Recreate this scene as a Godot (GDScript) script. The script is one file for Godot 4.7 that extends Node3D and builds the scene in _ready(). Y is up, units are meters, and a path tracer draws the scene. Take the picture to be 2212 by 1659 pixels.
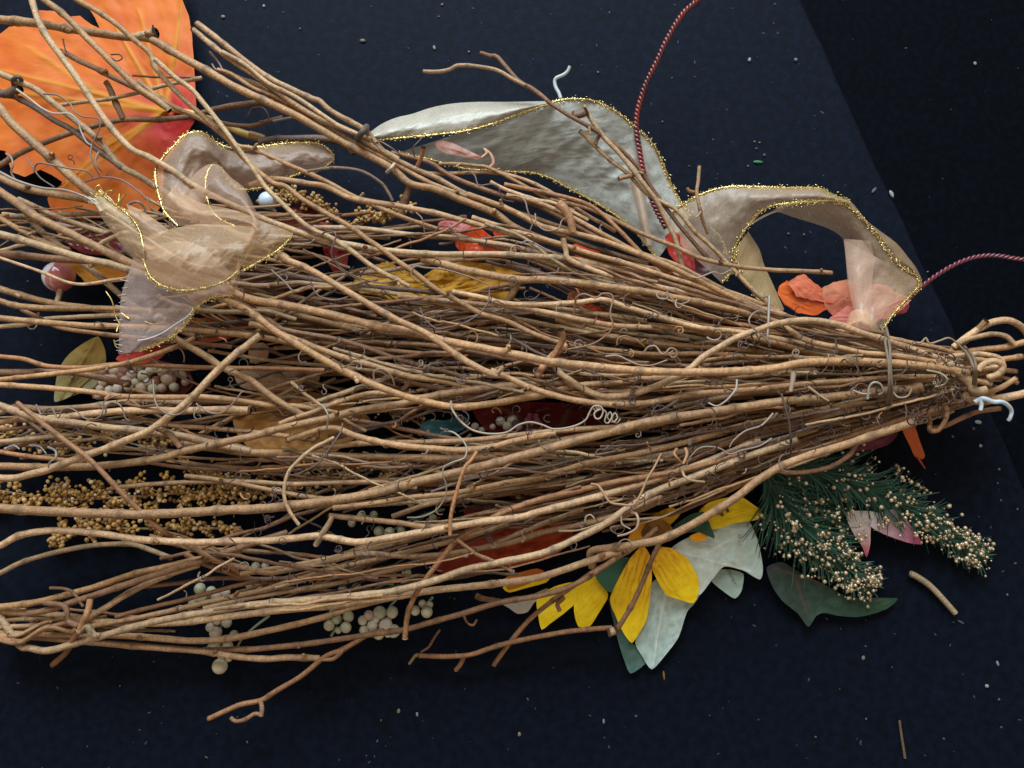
extends Node3D
# A dried vine swag lying face down on a dark cloth, seen from above.
# Plan coordinates: traced places are given as (x, y) on a 2212 x 1659 plan plus a height in millimetres above the cloth; at() turns them into metres.

const TV := 0.4877          # tangent of half the vertical field of view
const CAM_POS := Vector3(0.0, 0.42, 0.062)
const CAM_TILT := -81.5

var cam_basis: Basis
var rng := RandomNumberGenerator.new()
var wave := FastNoiseLite.new()
var fine := FastNoiseLite.new()
var mats := {}
var taken := {}
var bundle: Node3D
var sphere_small: SphereMesh

func _ready():
	cam_basis = Basis.from_euler(Vector3(deg_to_rad(CAM_TILT), 0, 0))
	rng.seed = 4711
	wave.seed = 5; wave.frequency = 0.01; wave.noise_type = FastNoiseLite.TYPE_SIMPLEX_SMOOTH
	fine.seed = 9; fine.frequency = 0.06; fine.noise_type = FastNoiseLite.TYPE_SIMPLEX_SMOOTH
	make_camera_and_light()
	make_materials()
	make_table()
	make_leaves()
	make_flowers()
	make_berries()
	make_millet()
	make_fir()
	make_ribbons()
	make_wires()
	make_bundle()
	make_crumbs()

# ------------------------------------------------------------------ camera, light
func make_camera_and_light():
	var cam := Camera3D.new()
	cam.name = "camera"
	cam.fov = rad_to_deg(2.0 * atan(TV))
	cam.near = 0.01
	cam.far = 20.0
	add_child(cam)
	cam.transform = Transform3D(cam_basis, CAM_POS)
	cam.current = true
	var we := WorldEnvironment.new()
	we.name = "room_light"
	var e := Environment.new()
	e.background_mode = Environment.BG_COLOR
	e.background_color = Color(0.625, 0.59, 0.54)
	e.tonemap_mode = Environment.TONE_MAPPER_LINEAR
	e.tonemap_exposure = 1.34
	e.sdfgi_enabled = true
	e.ssao_enabled = true
	e.ssil_enabled = true
	we.environment = e
	add_child(we)
	# daylight from a window beyond the top left of the picture
	var w := AreaLight3D.new()
	w.name = "window_light"
	w.area_size = Vector2(0.9, 0.7)
	w.light_color = Color(0.87, 0.945, 1.0)
	w.light_energy = 2.6
	w.area_range = 6.0
	w.shadow_enabled = true
	add_child(w)
	w.look_at_from_position(Vector3(-0.16, 0.80, -0.95), Vector3(0.0, 0.0, 0.0), Vector3.UP)

# ------------------------------------------------------------------ small helpers
func at(x: float, y: float, h: float) -> Vector3:
	var d := cam_basis * Vector3((x - 1106.0) / 829.5 * TV, (829.5 - y) / 829.5 * TV, -1.0)
	return CAM_POS + d * ((CAM_POS.y - h * 0.001) / -d.y)

func px(y: float, h: float) -> float:      # metres that one plan unit spans there
	var d := cam_basis * Vector3(0, (829.5 - y) / 829.5 * TV, -1.0)
	return (CAM_POS.y - h * 0.001) / -d.y * TV / 829.5

func numbered(called: String) -> String:
	if not taken.has(called):
		taken[called] = 0
		return called
	taken[called] += 1
	return "%s_%03d" % [called, taken[called]]

func thing(called: String, label: String, category: String, where := Vector3.ZERO, group := "") -> Node3D:
	var o := Node3D.new()
	o.name = numbered(called)
	add_child(o, true)
	o.position = where
	tag(o, label, category, group)
	return o

func tag(o: Node, label: String, category: String, group := ""):
	o.set_meta("label", label)
	o.set_meta("category", category)
	if group != "":
		o.set_meta("group", group)

# commits a mesh given in world coordinates as one named part
func part(called: String, mesh: Mesh, m: Material, parent: Node = null) -> MeshInstance3D:
	var o := MeshInstance3D.new()
	var p: Node = parent if parent else self
	if p == self:
		o.name = numbered(called)
	else:
		var k := 0
		var n := called
		while p.has_node(n):
			k += 1
			n = "%s_%03d" % [called, k]
		o.name = n
	o.mesh = mesh
	o.material_override = null
	if mesh.get_surface_count() and m:
		o.set_surface_override_material(0, m)
	p.add_child(o, true)
	var q := p
	var off := Vector3.ZERO
	while q is Node3D and q != self:
		off += (q as Node3D).position
		q = q.get_parent()
	o.position = -off
	return o

func lin(r: float, g: float, b: float) -> Color:
	return Color(r, g, b, 1.0)

func grid_mesh(v: PackedVector3Array, uv: PackedVector2Array, col: PackedColorArray, nu: int, nv: int, wrap := false) -> ArrayMesh:
	# nu columns (first index fastest), nv rows
	var idx := PackedInt32Array()
	var nrm := PackedVector3Array()
	nrm.resize(v.size())
	var last := nu if wrap else nu - 1
	for r in nv - 1:
		for c in last:
			var a := r * nu + c
			var b := r * nu + (c + 1) % nu
			var d := a + nu
			var e := b + nu
			idx.append_array([a, b, d, b, e, d])
			var n := (v[d] - v[a]).cross(v[b] - v[a])
			var n2 := (v[d] - v[e]).cross(v[b] - v[e]) * -1.0
			nrm[a] += n; nrm[b] += n + n2; nrm[d] += n + n2; nrm[e] += n2
	for i in nrm.size():
		nrm[i] = nrm[i].normalized() if nrm[i].length_squared() > 1e-30 else Vector3.UP
	return arrays(v, nrm, uv, col, idx)

func arrays(v, nrm, uv, col, idx) -> ArrayMesh:
	var ar := []
	ar.resize(Mesh.ARRAY_MAX)
	ar[Mesh.ARRAY_VERTEX] = v
	ar[Mesh.ARRAY_NORMAL] = nrm
	ar[Mesh.ARRAY_TEX_UV] = uv
	ar[Mesh.ARRAY_COLOR] = col
	ar[Mesh.ARRAY_INDEX] = idx
	var m := ArrayMesh.new()
	m.add_surface_from_arrays(Mesh.PRIMITIVE_TRIANGLES, ar)
	return m

func catmull(p: Array, step: float) -> Array:
	var out := []
	var n := p.size()
	for i in n - 1:
		var p0: Vector3 = p[maxi(i - 1, 0)]
		var p1: Vector3 = p[i]
		var p2: Vector3 = p[i + 1]
		var p3: Vector3 = p[mini(i + 2, n - 1)]
		if i == 0:
			p0 = p1 * 2.0 - p2
		if i == n - 2:
			p3 = p2 * 2.0 - p1
		var k := maxi(1, int(ceil(Vector2(p2.x - p1.x, p2.y - p1.y).length() / step)))
		for j in k:
			out.append(p1.cubic_interpolate(p2, p0, p3, float(j) / k))
	out.append(p[n - 1])
	return out

# flat list x, y, x, y ... with heights spread between the values of hs
func path(d: Array, hs: Array) -> Array:
	var out := []
	var n := d.size() / 2
	for i in n:
		var f := float(i) / maxf(1.0, n - 1.0) * (hs.size() - 1)
		var a := mini(int(f), hs.size() - 1)
		var b := mini(a + 1, hs.size() - 1)
		out.append(Vector3(d[i * 2], d[i * 2 + 1], lerpf(hs[a], hs[b], f - a)))
	return out

func tube(p: PackedVector3Array, rad: PackedFloat32Array, col: PackedColorArray, seg: int, twist := 0.0, lobes := 0.0, speckle := 0.0) -> ArrayMesh:
	var v := PackedVector3Array()
	var uv := PackedVector2Array()
	var cc := PackedColorArray()
	var idx := PackedInt32Array()
	var nrm := PackedVector3Array()
	var n := p.size()
	var side := Vector3.UP
	var run := 0.0
	for i in n:
		var t := (p[mini(i + 1, n - 1)] - p[maxi(i - 1, 0)]).normalized()
		side = side - t * side.dot(t)
		if side.length() < 0.01:
			side = t.cross(Vector3.RIGHT)
		side = side.normalized()
		var up := t.cross(side)
		if i > 0:
			run += p[i].distance_to(p[i - 1])
		for j in seg + 1:
			var a := TAU * j / seg
			var q := side * cos(a) + up * sin(a)
			var rr := rad[i]
			if lobes > 0.0:
				rr *= 1.0 + 0.28 * cos(a * lobes + run * twist)
			v.append(p[i] + q * rr)
			nrm.append(q)
			uv.append(Vector2(float(j) / seg, run / 0.03))
			var c := col[i]
			if speckle > 0.0:
				var w := v[v.size() - 1] * 1000.0
				var s := 1.0 + speckle * fine.get_noise_3d(w.x * 4.0, w.y * 4.0, w.z * 4.0) + speckle * 0.7 * fine.get_noise_3d(w.x * 14.0, w.y * 14.0, w.z * 14.0)
				c = Color(c.r * s, c.g * s, c.b * s)
			cc.append(c)
	var row := seg + 1
	for i in n - 1:
		for j in seg:
			var a := i * row + j
			idx.append_array([a, a + row, a + 1, a + 1, a + row, a + row + 1])
	# rounded ends
	for e in 2:
		var i := 0 if e == 0 else n - 1
		var t := (p[0] - p[1]).normalized() if e == 0 else (p[n - 1] - p[n - 2]).normalized()
		var c0 := v.size()
		v.append(p[i] + t * rad[i] * 0.25)
		nrm.append(t)
		uv.append(Vector2(0.5, run / 0.03))
		cc.append(col[i] * 1.15)
		for j in seg:
			var a := i * row + j
			if e == 0:
				idx.append_array([c0, a, a + 1])
			else:
				idx.append_array([c0, a + 1, a])
	return arrays(v, nrm, uv, cc, idx)

# ------------------------------------------------------------------ materials
func streaks(w: int, h: int, along: float, across: float, lo: float, hi: float, sd: int) -> ImageTexture:
	var n := FastNoiseLite.new()
	n.seed = sd
	n.frequency = 1.0
	var im := Image.create_empty(w, h, false, Image.FORMAT_RGB8)
	for y in h:
		for x in w:
			# wraps round in x
			var a := TAU * x / w
			var s := n.get_noise_3d(cos(a) * across, sin(a) * across, y * along) * 0.6 + n.get_noise_3d(cos(a) * across * 3.0, sin(a) * across * 3.0, y * along * 3.0 + 50.0) * 0.4
			var k := clampf(0.5 + s * 0.9, 0.0, 1.0)
			var g := lerpf(lo, hi, k)
			im.set_pixel(x, y, Color(g, g, g))
	im.generate_mipmaps()
	return ImageTexture.create_from_image(im)

func std(rough: float, spec := 0.5) -> StandardMaterial3D:
	var m := StandardMaterial3D.new()
	m.vertex_color_use_as_albedo = true
	m.roughness = rough
	m.metallic_specular = spec
	m.cull_mode = BaseMaterial3D.CULL_DISABLED
	return m

func noise_tex(freq: float, size: int, sd: int, lo := 0.0, hi := 1.0) -> NoiseTexture2D:
	var n := FastNoiseLite.new()
	n.seed = sd
	n.frequency = freq
	n.fractal_octaves = 4
	var t := NoiseTexture2D.new()
	t.width = size
	t.height = size
	t.seamless = true
	t.noise = n
	var g := Gradient.new()
	g.set_color(0, Color(lo, lo, lo))
	g.set_color(1, Color(hi, hi, hi))
	t.color_ramp = g
	return t

func make_materials():
	var bark_bump := streaks(128, 512, 0.035, 1.6, 0.0, 1.0, 3)
	var bark_tone := streaks(128, 512, 0.05, 1.1, 0.70, 1.0, 8)
	var b := std(0.62, 0.45)
	b.albedo_texture = bark_tone
	b.heightmap_enabled = true
	b.heightmap_texture = bark_bump
	b.heightmap_scale = 0.02
	mats.bark = b
	var td := std(0.5, 0.5)
	mats.tendril = td
	var cut := std(0.8, 0.3)
	mats.cut = cut
	# woven artificial leaf and petal cloth
	var weave := Image.create_empty(256, 256, false, Image.FORMAT_RGB8)
	for y in 256:
		for x in 256:
			var g := 0.5 + 0.25 * sin(TAU * x / 8.0) * cos(TAU * y / 8.0) + 0.2 * fine.get_noise_2d(x * 3.0, y * 3.0)
			weave.set_pixel(x, y, Color(g, g, g))
	var weave_tex := ImageTexture.create_from_image(weave)
	var lf := std(0.6, 0.35)
	lf.heightmap_enabled = true
	lf.heightmap_texture = weave_tex
	lf.heightmap_scale = 0.008
	lf.backlight_enabled = true
	lf.backlight = Color(0.25, 0.25, 0.25)
	mats.leaf = lf
	var gl := std(0.32, 0.5)
	gl.heightmap_enabled = true
	gl.heightmap_texture = weave_tex
	gl.heightmap_scale = 0.006
	gl.backlight_enabled = true
	gl.backlight = Color(0.2, 0.2, 0.2)
	mats.gloss_leaf = gl
	# sheer ribbon: fine weave, part of the light passes
	var sheer := Image.create_empty(256, 256, false, Image.FORMAT_RGBA8)
	for y in 256:
		for x in 256:
			var k := 0.5 + 0.5 * sin(TAU * y / 4.0)
			var n := fine.get_noise_2d(x * 2.0, y * 2.0)
			var a := clampf(0.86 + 0.08 * k + 0.10 * n, 0.0, 1.0)
			sheer.set_pixel(x, y, Color(0.93 + 0.06 * n, 0.92 + 0.06 * n, 0.92 + 0.06 * n, a))
	var sheer_tex := ImageTexture.create_from_image(sheer)
	var weave_line := Image.create_empty(64, 64, false, Image.FORMAT_RGB8)
	for y in 64:
		for x in 64:
			var g := 0.5 + 0.5 * sin(TAU * y / 8.0 + 0.6 * sin(TAU * x / 64.0))
			weave_line.set_pixel(x, y, Color(g, g, g))
	var line_tex := ImageTexture.create_from_image(weave_line)
	var rb := std(0.34, 0.55)
	rb.transparency = BaseMaterial3D.TRANSPARENCY_ALPHA
	rb.albedo_color = Color(1, 1, 1, 0.48)
	rb.albedo_texture = sheer_tex
	rb.heightmap_enabled = true
	rb.heightmap_texture = line_tex
	rb.heightmap_scale = 0.004
	rb.uv1_scale = Vector3(0.45, 0.45, 0.45)
	rb.backlight_enabled = true
	rb.backlight = Color(0.9, 0.9, 0.9)
	mats.sheer = rb
	var rb2 := rb.duplicate()
	rb2.albedo_color = Color(1, 1, 1, 0.64)
	rb2.backlight = Color(0.35, 0.35, 0.35)
	mats.sheer_dense = rb2
	var rb3 := rb.duplicate()
	rb3.albedo_color = Color(1, 1, 1, 0.46)
	rb3.backlight = Color(0.6, 0.6, 0.6)
	mats.sheer_loop = rb3
	var gd := std(0.28, 0.6)
	gd.metallic = 0.85
	mats.gold = gd
	var bead := std(0.3, 0.6)
	bead.metallic = 0.45
	mats.bead = bead
	var seed_m := std(0.55, 0.4)
	mats.seed = seed_m
	var nd := std(0.5, 0.4)
	mats.needle = nd
	var wr := std(0.35, 0.6)
	mats.wire = wr
	var gloss := std(0.12, 0.6)
	gloss.clearcoat_enabled = true
	gloss.clearcoat = 0.6
	gloss.clearcoat_roughness = 0.05
	mats.gloss = gloss
	var pl := std(0.3, 0.5)
	pl.transparency = BaseMaterial3D.TRANSPARENCY_ALPHA
	pl.albedo_color = Color(1, 1, 1, 0.75)
	mats.plastic = pl
	# berry skins
	var k := 0
	for c in [Color(0.62, 0.54, 0.36), Color(0.64, 0.45, 0.33), Color(0.50, 0.48, 0.30), Color(0.68, 0.56, 0.43), Color(0.36, 0.17, 0.12)]:
		var m := StandardMaterial3D.new()
		m.albedo_color = (c * 1.12).linear_to_srgb()
		m.albedo_texture = noise_tex(0.03, 64, 20 + k, 0.82, 1.0)
		m.uv1_triplanar = true
		m.uv1_scale = Vector3(0.6, 0.6, 0.6)
		m.roughness = 0.5
		m.subsurf_scatter_enabled = true
		m.subsurf_scatter_strength = 0.08
		mats["berry%d" % k] = m
		k += 1
	# the dark felt cloth
	var cl := StandardMaterial3D.new()
	cl.albedo_color = Color(0.0026, 0.0058, 0.0150).linear_to_srgb()
	var ct := noise_tex(0.07, 512, 31, 0.55, 1.0)
	cl.albedo_texture = ct
	cl.uv1_triplanar = true
	cl.uv1_world_triplanar = true
	cl.uv1_scale = Vector3(4, 4, 4)
	cl.roughness = 0.72
	cl.metallic_specular = 0.205
	cl.heightmap_enabled = true
	cl.heightmap_texture = noise_tex(0.2, 512, 33)
	cl.heightmap_scale = 0.012
	mats.cloth = cl
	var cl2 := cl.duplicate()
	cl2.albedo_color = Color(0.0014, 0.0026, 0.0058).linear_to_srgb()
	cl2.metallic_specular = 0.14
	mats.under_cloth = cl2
	sphere_small = SphereMesh.new()
	sphere_small.radius = 1.0
	sphere_small.height = 2.0
	sphere_small.radial_segments = 18
	sphere_small.rings = 10

# ------------------------------------------------------------------ setting
func make_table():
	var a := at(1733, 0, 0)
	var b := at(2212, 1041, 0)
	var e := (b - a).normalized()
	var n := Vector3(-e.z, 0, e.x)
	if n.x < 0:
		n = -n
	var prof := []
	for o in [-1.0, -0.8, -0.65, -0.5, -0.42, -0.34, -0.27, -0.2, -0.14, -0.09, -0.05, -0.025, -0.012, -0.005]:
		prof.append(Vector2(o, 0.0))
	for k in 7:
		var t := PI / 2 * k / 6.0
		prof.append(Vector2(-0.0025 + 0.0025 * sin(t), -0.0025 + 0.0025 * cos(t)))
	prof.append(Vector2(0.0015, -0.015))
	prof.append(Vector2(0.002, -0.06))
	prof.append(Vector2(0.002, -0.095))
	var v := PackedVector3Array()
	var uv := PackedVector2Array()
	var col := PackedColorArray()
	var rows := 90
	for i in rows:
		var s := -0.6 + 1.7 * i / (rows - 1.0)
		for q in prof:
			var w: Vector3 = a + e * s + n * q.x + Vector3.UP * q.y
			w.y += 0.00015 * wave.get_noise_2d(w.x * 3000.0, w.z * 3000.0)
			w += n * 0.0022 * wave.get_noise_1d(s * 1800.0)
			v.append(w)
			uv.append(Vector2(s, q.x))
			col.append(Color.WHITE)
	var o := part("table_cloth", grid_mesh(v, uv, col, prof.size(), rows), mats.cloth)
	o.set_meta("kind", "structure")
	o.set_meta("label", "dark blue black cloth spread over the table")
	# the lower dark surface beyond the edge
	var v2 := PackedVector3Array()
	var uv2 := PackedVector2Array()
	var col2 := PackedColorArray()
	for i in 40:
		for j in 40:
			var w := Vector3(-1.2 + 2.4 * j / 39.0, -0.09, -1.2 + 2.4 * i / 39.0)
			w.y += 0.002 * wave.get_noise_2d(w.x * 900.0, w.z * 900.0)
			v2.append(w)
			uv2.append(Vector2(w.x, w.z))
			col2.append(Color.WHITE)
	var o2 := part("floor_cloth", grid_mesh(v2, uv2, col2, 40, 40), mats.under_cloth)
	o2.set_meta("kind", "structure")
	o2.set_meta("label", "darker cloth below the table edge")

# ------------------------------------------------------------------ leaves and petals
# outline: flat plan list; base: where it is fixed; cb, ct: dye at the base and at the tip
func leaf_mesh(outline: Array, base: Vector2, hb: float, ht: float, cb: Color, ct: Color, o := {}) -> ArrayMesh:
	var ring := []
	var pts := path(outline, [0.0])
	pts.append(pts[0])
	var smooth: bool = o.get("smooth", true)
	if smooth:
		# closed spline
		var n0 := pts.size() - 1
		for i in n0:
			var p0: Vector3 = pts[(i - 1 + n0) % n0]
			var p1: Vector3 = pts[i]
			var p2: Vector3 = pts[(i + 1) % n0]
			var p3: Vector3 = pts[(i + 2) % n0]
			var k := maxi(2, int(p1.distance_to(p2) / 6.0))
			for j in k:
				var q := p1.cubic_interpolate(p2, p0, p3, float(j) / k)
				ring.append(q.lerp(p1.lerp(p2, float(j) / k), 0.35))
	else:
		for i in pts.size() - 1:
			var p1: Vector3 = pts[i]
			var p2: Vector3 = pts[i + 1]
			var k := maxi(1, int(p1.distance_to(p2) / 6.0))
			for j in k:
				var q := p1.lerp(p2, float(j) / k)
				var ja: float = o.get("jag", 0.0)
				q += Vector3(wave.get_noise_2d(q.x * 9.0, q.y * 9.0), wave.get_noise_2d(q.y * 9.0 + 300.0, q.x * 9.0), 0) * ja
				ring.append(q)
	var n := ring.size()
	var cen := Vector2.ZERO
	for q in ring:
		cen += Vector2(q.x, q.y)
	cen /= n
	if o.has("center"):
		cen = o.center
	var far := 1.0
	for q in ring:
		far = maxf(far, Vector2(q.x, q.y).distance_to(base))
	var axis: Vector2 = ((cen - base).normalized()) if cen.distance_to(base) > 1.0 else Vector2.DOWN
	var rings: int = o.get("rings", clampi(int(far / 10.0), 6, 22))
	var amp: float = o.get("amp", 1.2)
	var wl: float = o.get("wl", 1.0)
	var str_n: float = o.get("stripe", 0.0)
	var mot: float = o.get("mottle", 0.12)
	var curl: float = o.get("curl", 0.0)
	var k_pow: float = o.get("pow", 1.0)
	var veins: Array = o.get("veins", [])
	var vc: Color = o.get("vein_color", Color.WHITE)
	var vw: float = o.get("vein_width", 4.0)
	var radial: bool = o.get("radial", false)
	var fold: float = o.get("fold", 0.0)
	var sd: float = o.get("seed", 0.0)
	var v := PackedVector3Array()
	var uv := PackedVector2Array()
	var col := PackedColorArray()
	for r in rings + 1:
		var t := maxf(float(r) / rings, 0.001)
		for i in n:
			var q: Vector3 = ring[i]
			var p := cen.lerp(Vector2(q.x, q.y), t)
			var rel := p - base
			var al := rel.dot(axis)
			var ac := rel.dot(Vector2(-axis.y, axis.x))
			var f := clampf((rel.length() if radial else al) / far, 0.0, 1.0)
			var h := lerpf(hb, ht, f) + amp * wave.get_noise_2d(p.x * 1.7 / wl + sd * 37.0, p.y * 1.7 / wl) + amp * 0.16 * wave.get_noise_2d(p.x * 5.0 / wl, p.y * 5.0 / wl + sd * 11.0)
			h += curl * t * t + fold * (1.0 - absf(ac) / far * 2.5)
			var c := cb.lerp(ct, smoothstep(o.knee[0], o.knee[1], f) if o.has("knee") else pow(f, k_pow))
			if o.has("blotch"):
				c = c.lerp(cb, float(o.blotch) * clampf(0.35 + 1.1 * wave.get_noise_2d(p.x * 1.3 + 700.0, p.y * 1.3), 0.0, 1.0))
			if str_n > 0.0:
				var sv := fine.get_noise_2d(ac * 3.2 + sd * 90.0, al * 0.12) + 0.5 * fine.get_noise_2d(ac * 8.0, al * 0.2)
				c = c.lerp(o.get("stripe_color", cb), clampf(sv * str_n * (1.3 - f), 0.0, 0.85))
				h += 0.35 * sv
			for w in veins:
				var sa: Vector2 = w[0]
				var sb: Vector2 = w[1]
				var cl := Geometry2D.get_closest_point_to_segment(p, sa, sb)
				var dd := p.distance_to(cl)
				var ww := vw * (1.0 - 0.65 * sa.distance_to(cl) / maxf(1.0, sa.distance_to(sb)))
				var k := exp(-dd * dd / (ww * ww))
				c = c.lerp(vc, k * 0.85)
				h += 0.6 * k
			if o.has("lines"):
				var lp := fposmod(ac / float(o.lines) + 0.6 * wave.get_noise_2d(al * 1.5, ac * 3.0), 1.0) - 0.5
				var lk := exp(-lp * lp / 0.018) * smoothstep(0.86, 0.35, f) * clampf(0.75 + 0.9 * wave.get_noise_2d(ac * 20.0, sd * 50.0), 0.0, 1.0)
				c = c.lerp(o.get("stripe_color", cb), lk * 0.8)
				h -= lk * 0.3
			var m := 1.0 + mot * (wave.get_noise_2d(p.x * 4.0 + sd * 71.0, p.y * 4.0) + 0.6 * fine.get_noise_2d(p.x * 3.0, p.y * 3.0))
			v.append(at(p.x, p.y, h))
			uv.append(p / 90.0)
			col.append(Color(c.r * m, c.g * m, c.b * m))
		# close the ring
		v.append(v[v.size() - n])
		uv.append(uv[uv.size() - n])
		col.append(col[col.size() - n])
	return grid_mesh(v, uv, col, n + 1, rings + 1)

func leaf(called: String, parent: Node, outline: Array, base: Vector2, hb: float, ht: float, cb: Color, ct: Color, o := {}, m := "leaf") -> MeshInstance3D:
	return part(called, leaf_mesh(outline, base, hb, ht, cb, ct, o), mats[m], parent)

func stem(called: String, parent: Node, d: Array, hs: Array, r0: float, r1: float, c: Color, m := "tendril", seg := 7) -> MeshInstance3D:
	var p := catmull(path(d, hs), 6.0)
	var v := PackedVector3Array()
	var rad := PackedFloat32Array()
	var col := PackedColorArray()
	for i in p.size():
		var q: Vector3 = p[i]
		v.append(at(q.x, q.y, q.z))
		rad.append(lerpf(r0, r1, float(i) / maxf(1.0, p.size() - 1.0)) * px(q.y, q.z))
		col.append(c * (1.0 + 0.15 * fine.get_noise_2d(q.x, q.y)))
	return part(called, tube(v, rad, col, seg, 0.0, 0.0, 0.15), mats[m], parent)

func make_leaves():
	# the large orange maple leaf, top left
	var t := thing("maple_leaf", "large orange maple leaf with yellow veins and red base under the twig ends", "leaf", at(360, 240, 12))
	var cen := Vector2(356, 240)
	var o := {"blotch": 0.38, "center": cen, "radial": true, "smooth": false, "jag": 0.9, "amp": 3.5, "wl": 4.0, "knee": [0.05, 0.34], "rings": 40, "mottle": 0.06, "vein_width": 7.0, "vein_color": lin(0.48, 0.19, 0.012), "seed": 2.0,
		"veins": [[cen, Vector2(0, 150)], [cen, Vector2(-40, 190)], [cen, Vector2(250, 60)], [cen, Vector2(225, 320)], [cen, Vector2(300, 20)], [cen, Vector2(400, -40)], [cen, Vector2(120, 420)], [Vector2(200, 195), Vector2(60, 100)], [Vector2(240, 300), Vector2(140, 400)]]}
	leaf("blade", t, [178, 0, 182, -60, 398, -60, 394, 0, 408, 34, 414, 70, 418, 120, 421, 170, 424, 230, 420, 262, 398, 300, 372, 330, 350, 356, 344, 400, 352, 440, 330, 470, 300, 480, 240, 470, 172, 474, 112, 462, 102, 430, 112, 414, 132, 402, 134, 392, 112, 378, 86, 366, 54, 382, 26, 372, 18, 350, 12, 326, -10, 322, -70, 300, -70, 120, -4, 76, 20, 58, 56, 52, 78, 46, 84, 22, 120, 24, 150, 36, 172, 34, 196, 52, 216, 62, 206, 40, 194, 20],
		Vector2(378, 256), 14, 9, lin(0.36, 0.012, 0.008), lin(0.50, 0.118, 0.012), o)
	stem("leaf_stem", t, [372, 236, 420, 246, 470, 264, 516, 284, 545, 294], [15, 17, 20, 22], 6, 8, lin(0.55, 0.36, 0.10))
	stem("stem_socket", t, [540, 292, 556, 296, 570, 300], [22, 22], 10, 9, lin(0.32, 0.17, 0.05))
	# the dark twig that the socket ends on
	# golden yellow leaf in the middle
	t = thing("yellow_leaf", "golden yellow fabric leaf glimpsed between twigs in the middle of the bundle", "leaf", at(940, 620, 10))
	leaf("blade", t, [764, 600, 782, 586, 810, 576, 836, 564, 868, 590, 905, 600, 940, 580, 990, 564, 1040, 568, 1096, 572, 1134, 588, 1124, 618, 1086, 650, 1040, 680, 990, 700, 930, 690, 880, 668, 820, 640, 776, 632], Vector2(1130, 600), 11, 12, lin(0.62, 0.27, 0.02), lin(0.62, 0.33, 0.04), {"amp": 4.0, "mottle": 0.35, "veins": [[Vector2(1120, 600), Vector2(790, 610)], [Vector2(1000, 605), Vector2(930, 670)], [Vector2(960, 605), Vector2(880, 590)]], "vein_color": lin(0.45, 0.2, 0.02)})
	t = thing("autumn_leaf", "mustard yellow and orange leaf low under the twigs right of centre", "leaf", at(1290, 700, 12))
	leaf("blade", t, [1150, 700, 1200, 690, 1250, 700, 1300, 690, 1350, 705, 1400, 730, 1380, 760, 1320, 760, 1260, 745, 1200, 740, 1160, 725], Vector2(1400, 735), 12, 12, lin(0.55, 0.15, 0.02), lin(0.48, 0.24, 0.03), {"amp": 3.0, "mottle": 0.3})
	leaf("blade", t, [1230, 628, 1262, 620, 1300, 632, 1336, 650, 1320, 672, 1300, 700, 1250, 700, 1234, 684, 1226, 650], Vector2(1330, 660), 12, 15, lin(0.6, 0.06, 0.012), lin(0.72, 0.11, 0.02), {"amp": 2.5, "seed": 3.0})
	# tan leaf
	t = thing("tan_leaf", "brown tan leaf lying under the lower left twigs beside the seed heads", "leaf", at(620, 915, 10))
	leaf("blade", t, [503, 892, 520, 866, 560, 846, 620, 836, 690, 850, 750, 872, 800, 905, 770, 945, 720, 978, 660, 1000, 590, 992, 540, 970, 508, 930], Vector2(800, 910), 10, 12, lin(0.32, 0.14, 0.03), lin(0.47, 0.22, 0.06), {"amp": 3.0, "mottle": 0.2, "veins": [[Vector2(800, 910), Vector2(510, 905)]], "vein_color": lin(0.3, 0.13, 0.03)})
	t = thing("peach_petal", "pale peach fabric petal showing under crossing twigs left of centre", "petal", at(545, 770, 13))
	leaf("blade", t, [536, 760, 546, 744, 568, 740, 582, 752, 576, 776, 552, 786, 540, 778], Vector2(580, 780), 14, 18, lin(0.6, 0.3, 0.16), lin(0.72, 0.42, 0.27), {"amp": 1.5})
	leaf("blade", t, [506, 812, 534, 794, 580, 786, 640, 792, 690, 808, 680, 836, 620, 846, 560, 846, 520, 836], Vector2(690, 820), 10, 14, lin(0.38, 0.22, 0.12), lin(0.58, 0.38, 0.24), {"amp": 3.0, "stripe": 0.5, "stripe_color": lin(0.3, 0.19, 0.1)})
	# olive gold leaf on the left
	t = thing("olive_leaf", "olive gold pointed leaf on the cloth beside the cluster of brown pods", "leaf", at(180, 790, 6))
	leaf("blade", t, [128, 866, 118, 850, 122, 816, 132, 788, 150, 764, 182, 740, 212, 727, 226, 752, 229, 780, 217, 800, 184, 826, 152, 856], Vector2(130, 860), 5, 8, lin(0.34, 0.29, 0.12), lin(0.34, 0.19, 0.035), {"amp": 2.0, "fold": 2.0, "veins": [[Vector2(130, 860), Vector2(210, 732)]], "vein_color": lin(0.24, 0.14, 0.03)})
	t = thing("yellow_leaf", "small amber leaf tip by the round glossy red bead", "leaf", at(200, 580, 8))
	leaf("blade", t, [128, 556, 142, 552, 180, 566, 230, 572, 272, 580, 280, 604, 240, 610, 190, 616, 176, 600, 150, 578], Vector2(280, 600), 9, 10, lin(0.5, 0.13, 0.015), lin(0.66, 0.33, 0.04), {"amp": 1.5})
	t = thing("maroon_leaf", "dark maroon leaf under the twigs left of the ribbon knot", "leaf", at(190, 510, 7))
	leaf("blade", t, [114, 478, 136, 474, 162, 482, 196, 500, 232, 512, 276, 528, 284, 548, 240, 552, 184, 548, 146, 528, 124, 504], Vector2(284, 545), 8, 10, lin(0.14, 0.012, 0.012), lin(0.20, 0.014, 0.014), {"amp": 2.0}, "gloss_leaf")
	t = thing("red_petal", "bright red petals poking out below the lilac ribbon tail", "petal", at(310, 760, 10))
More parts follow.
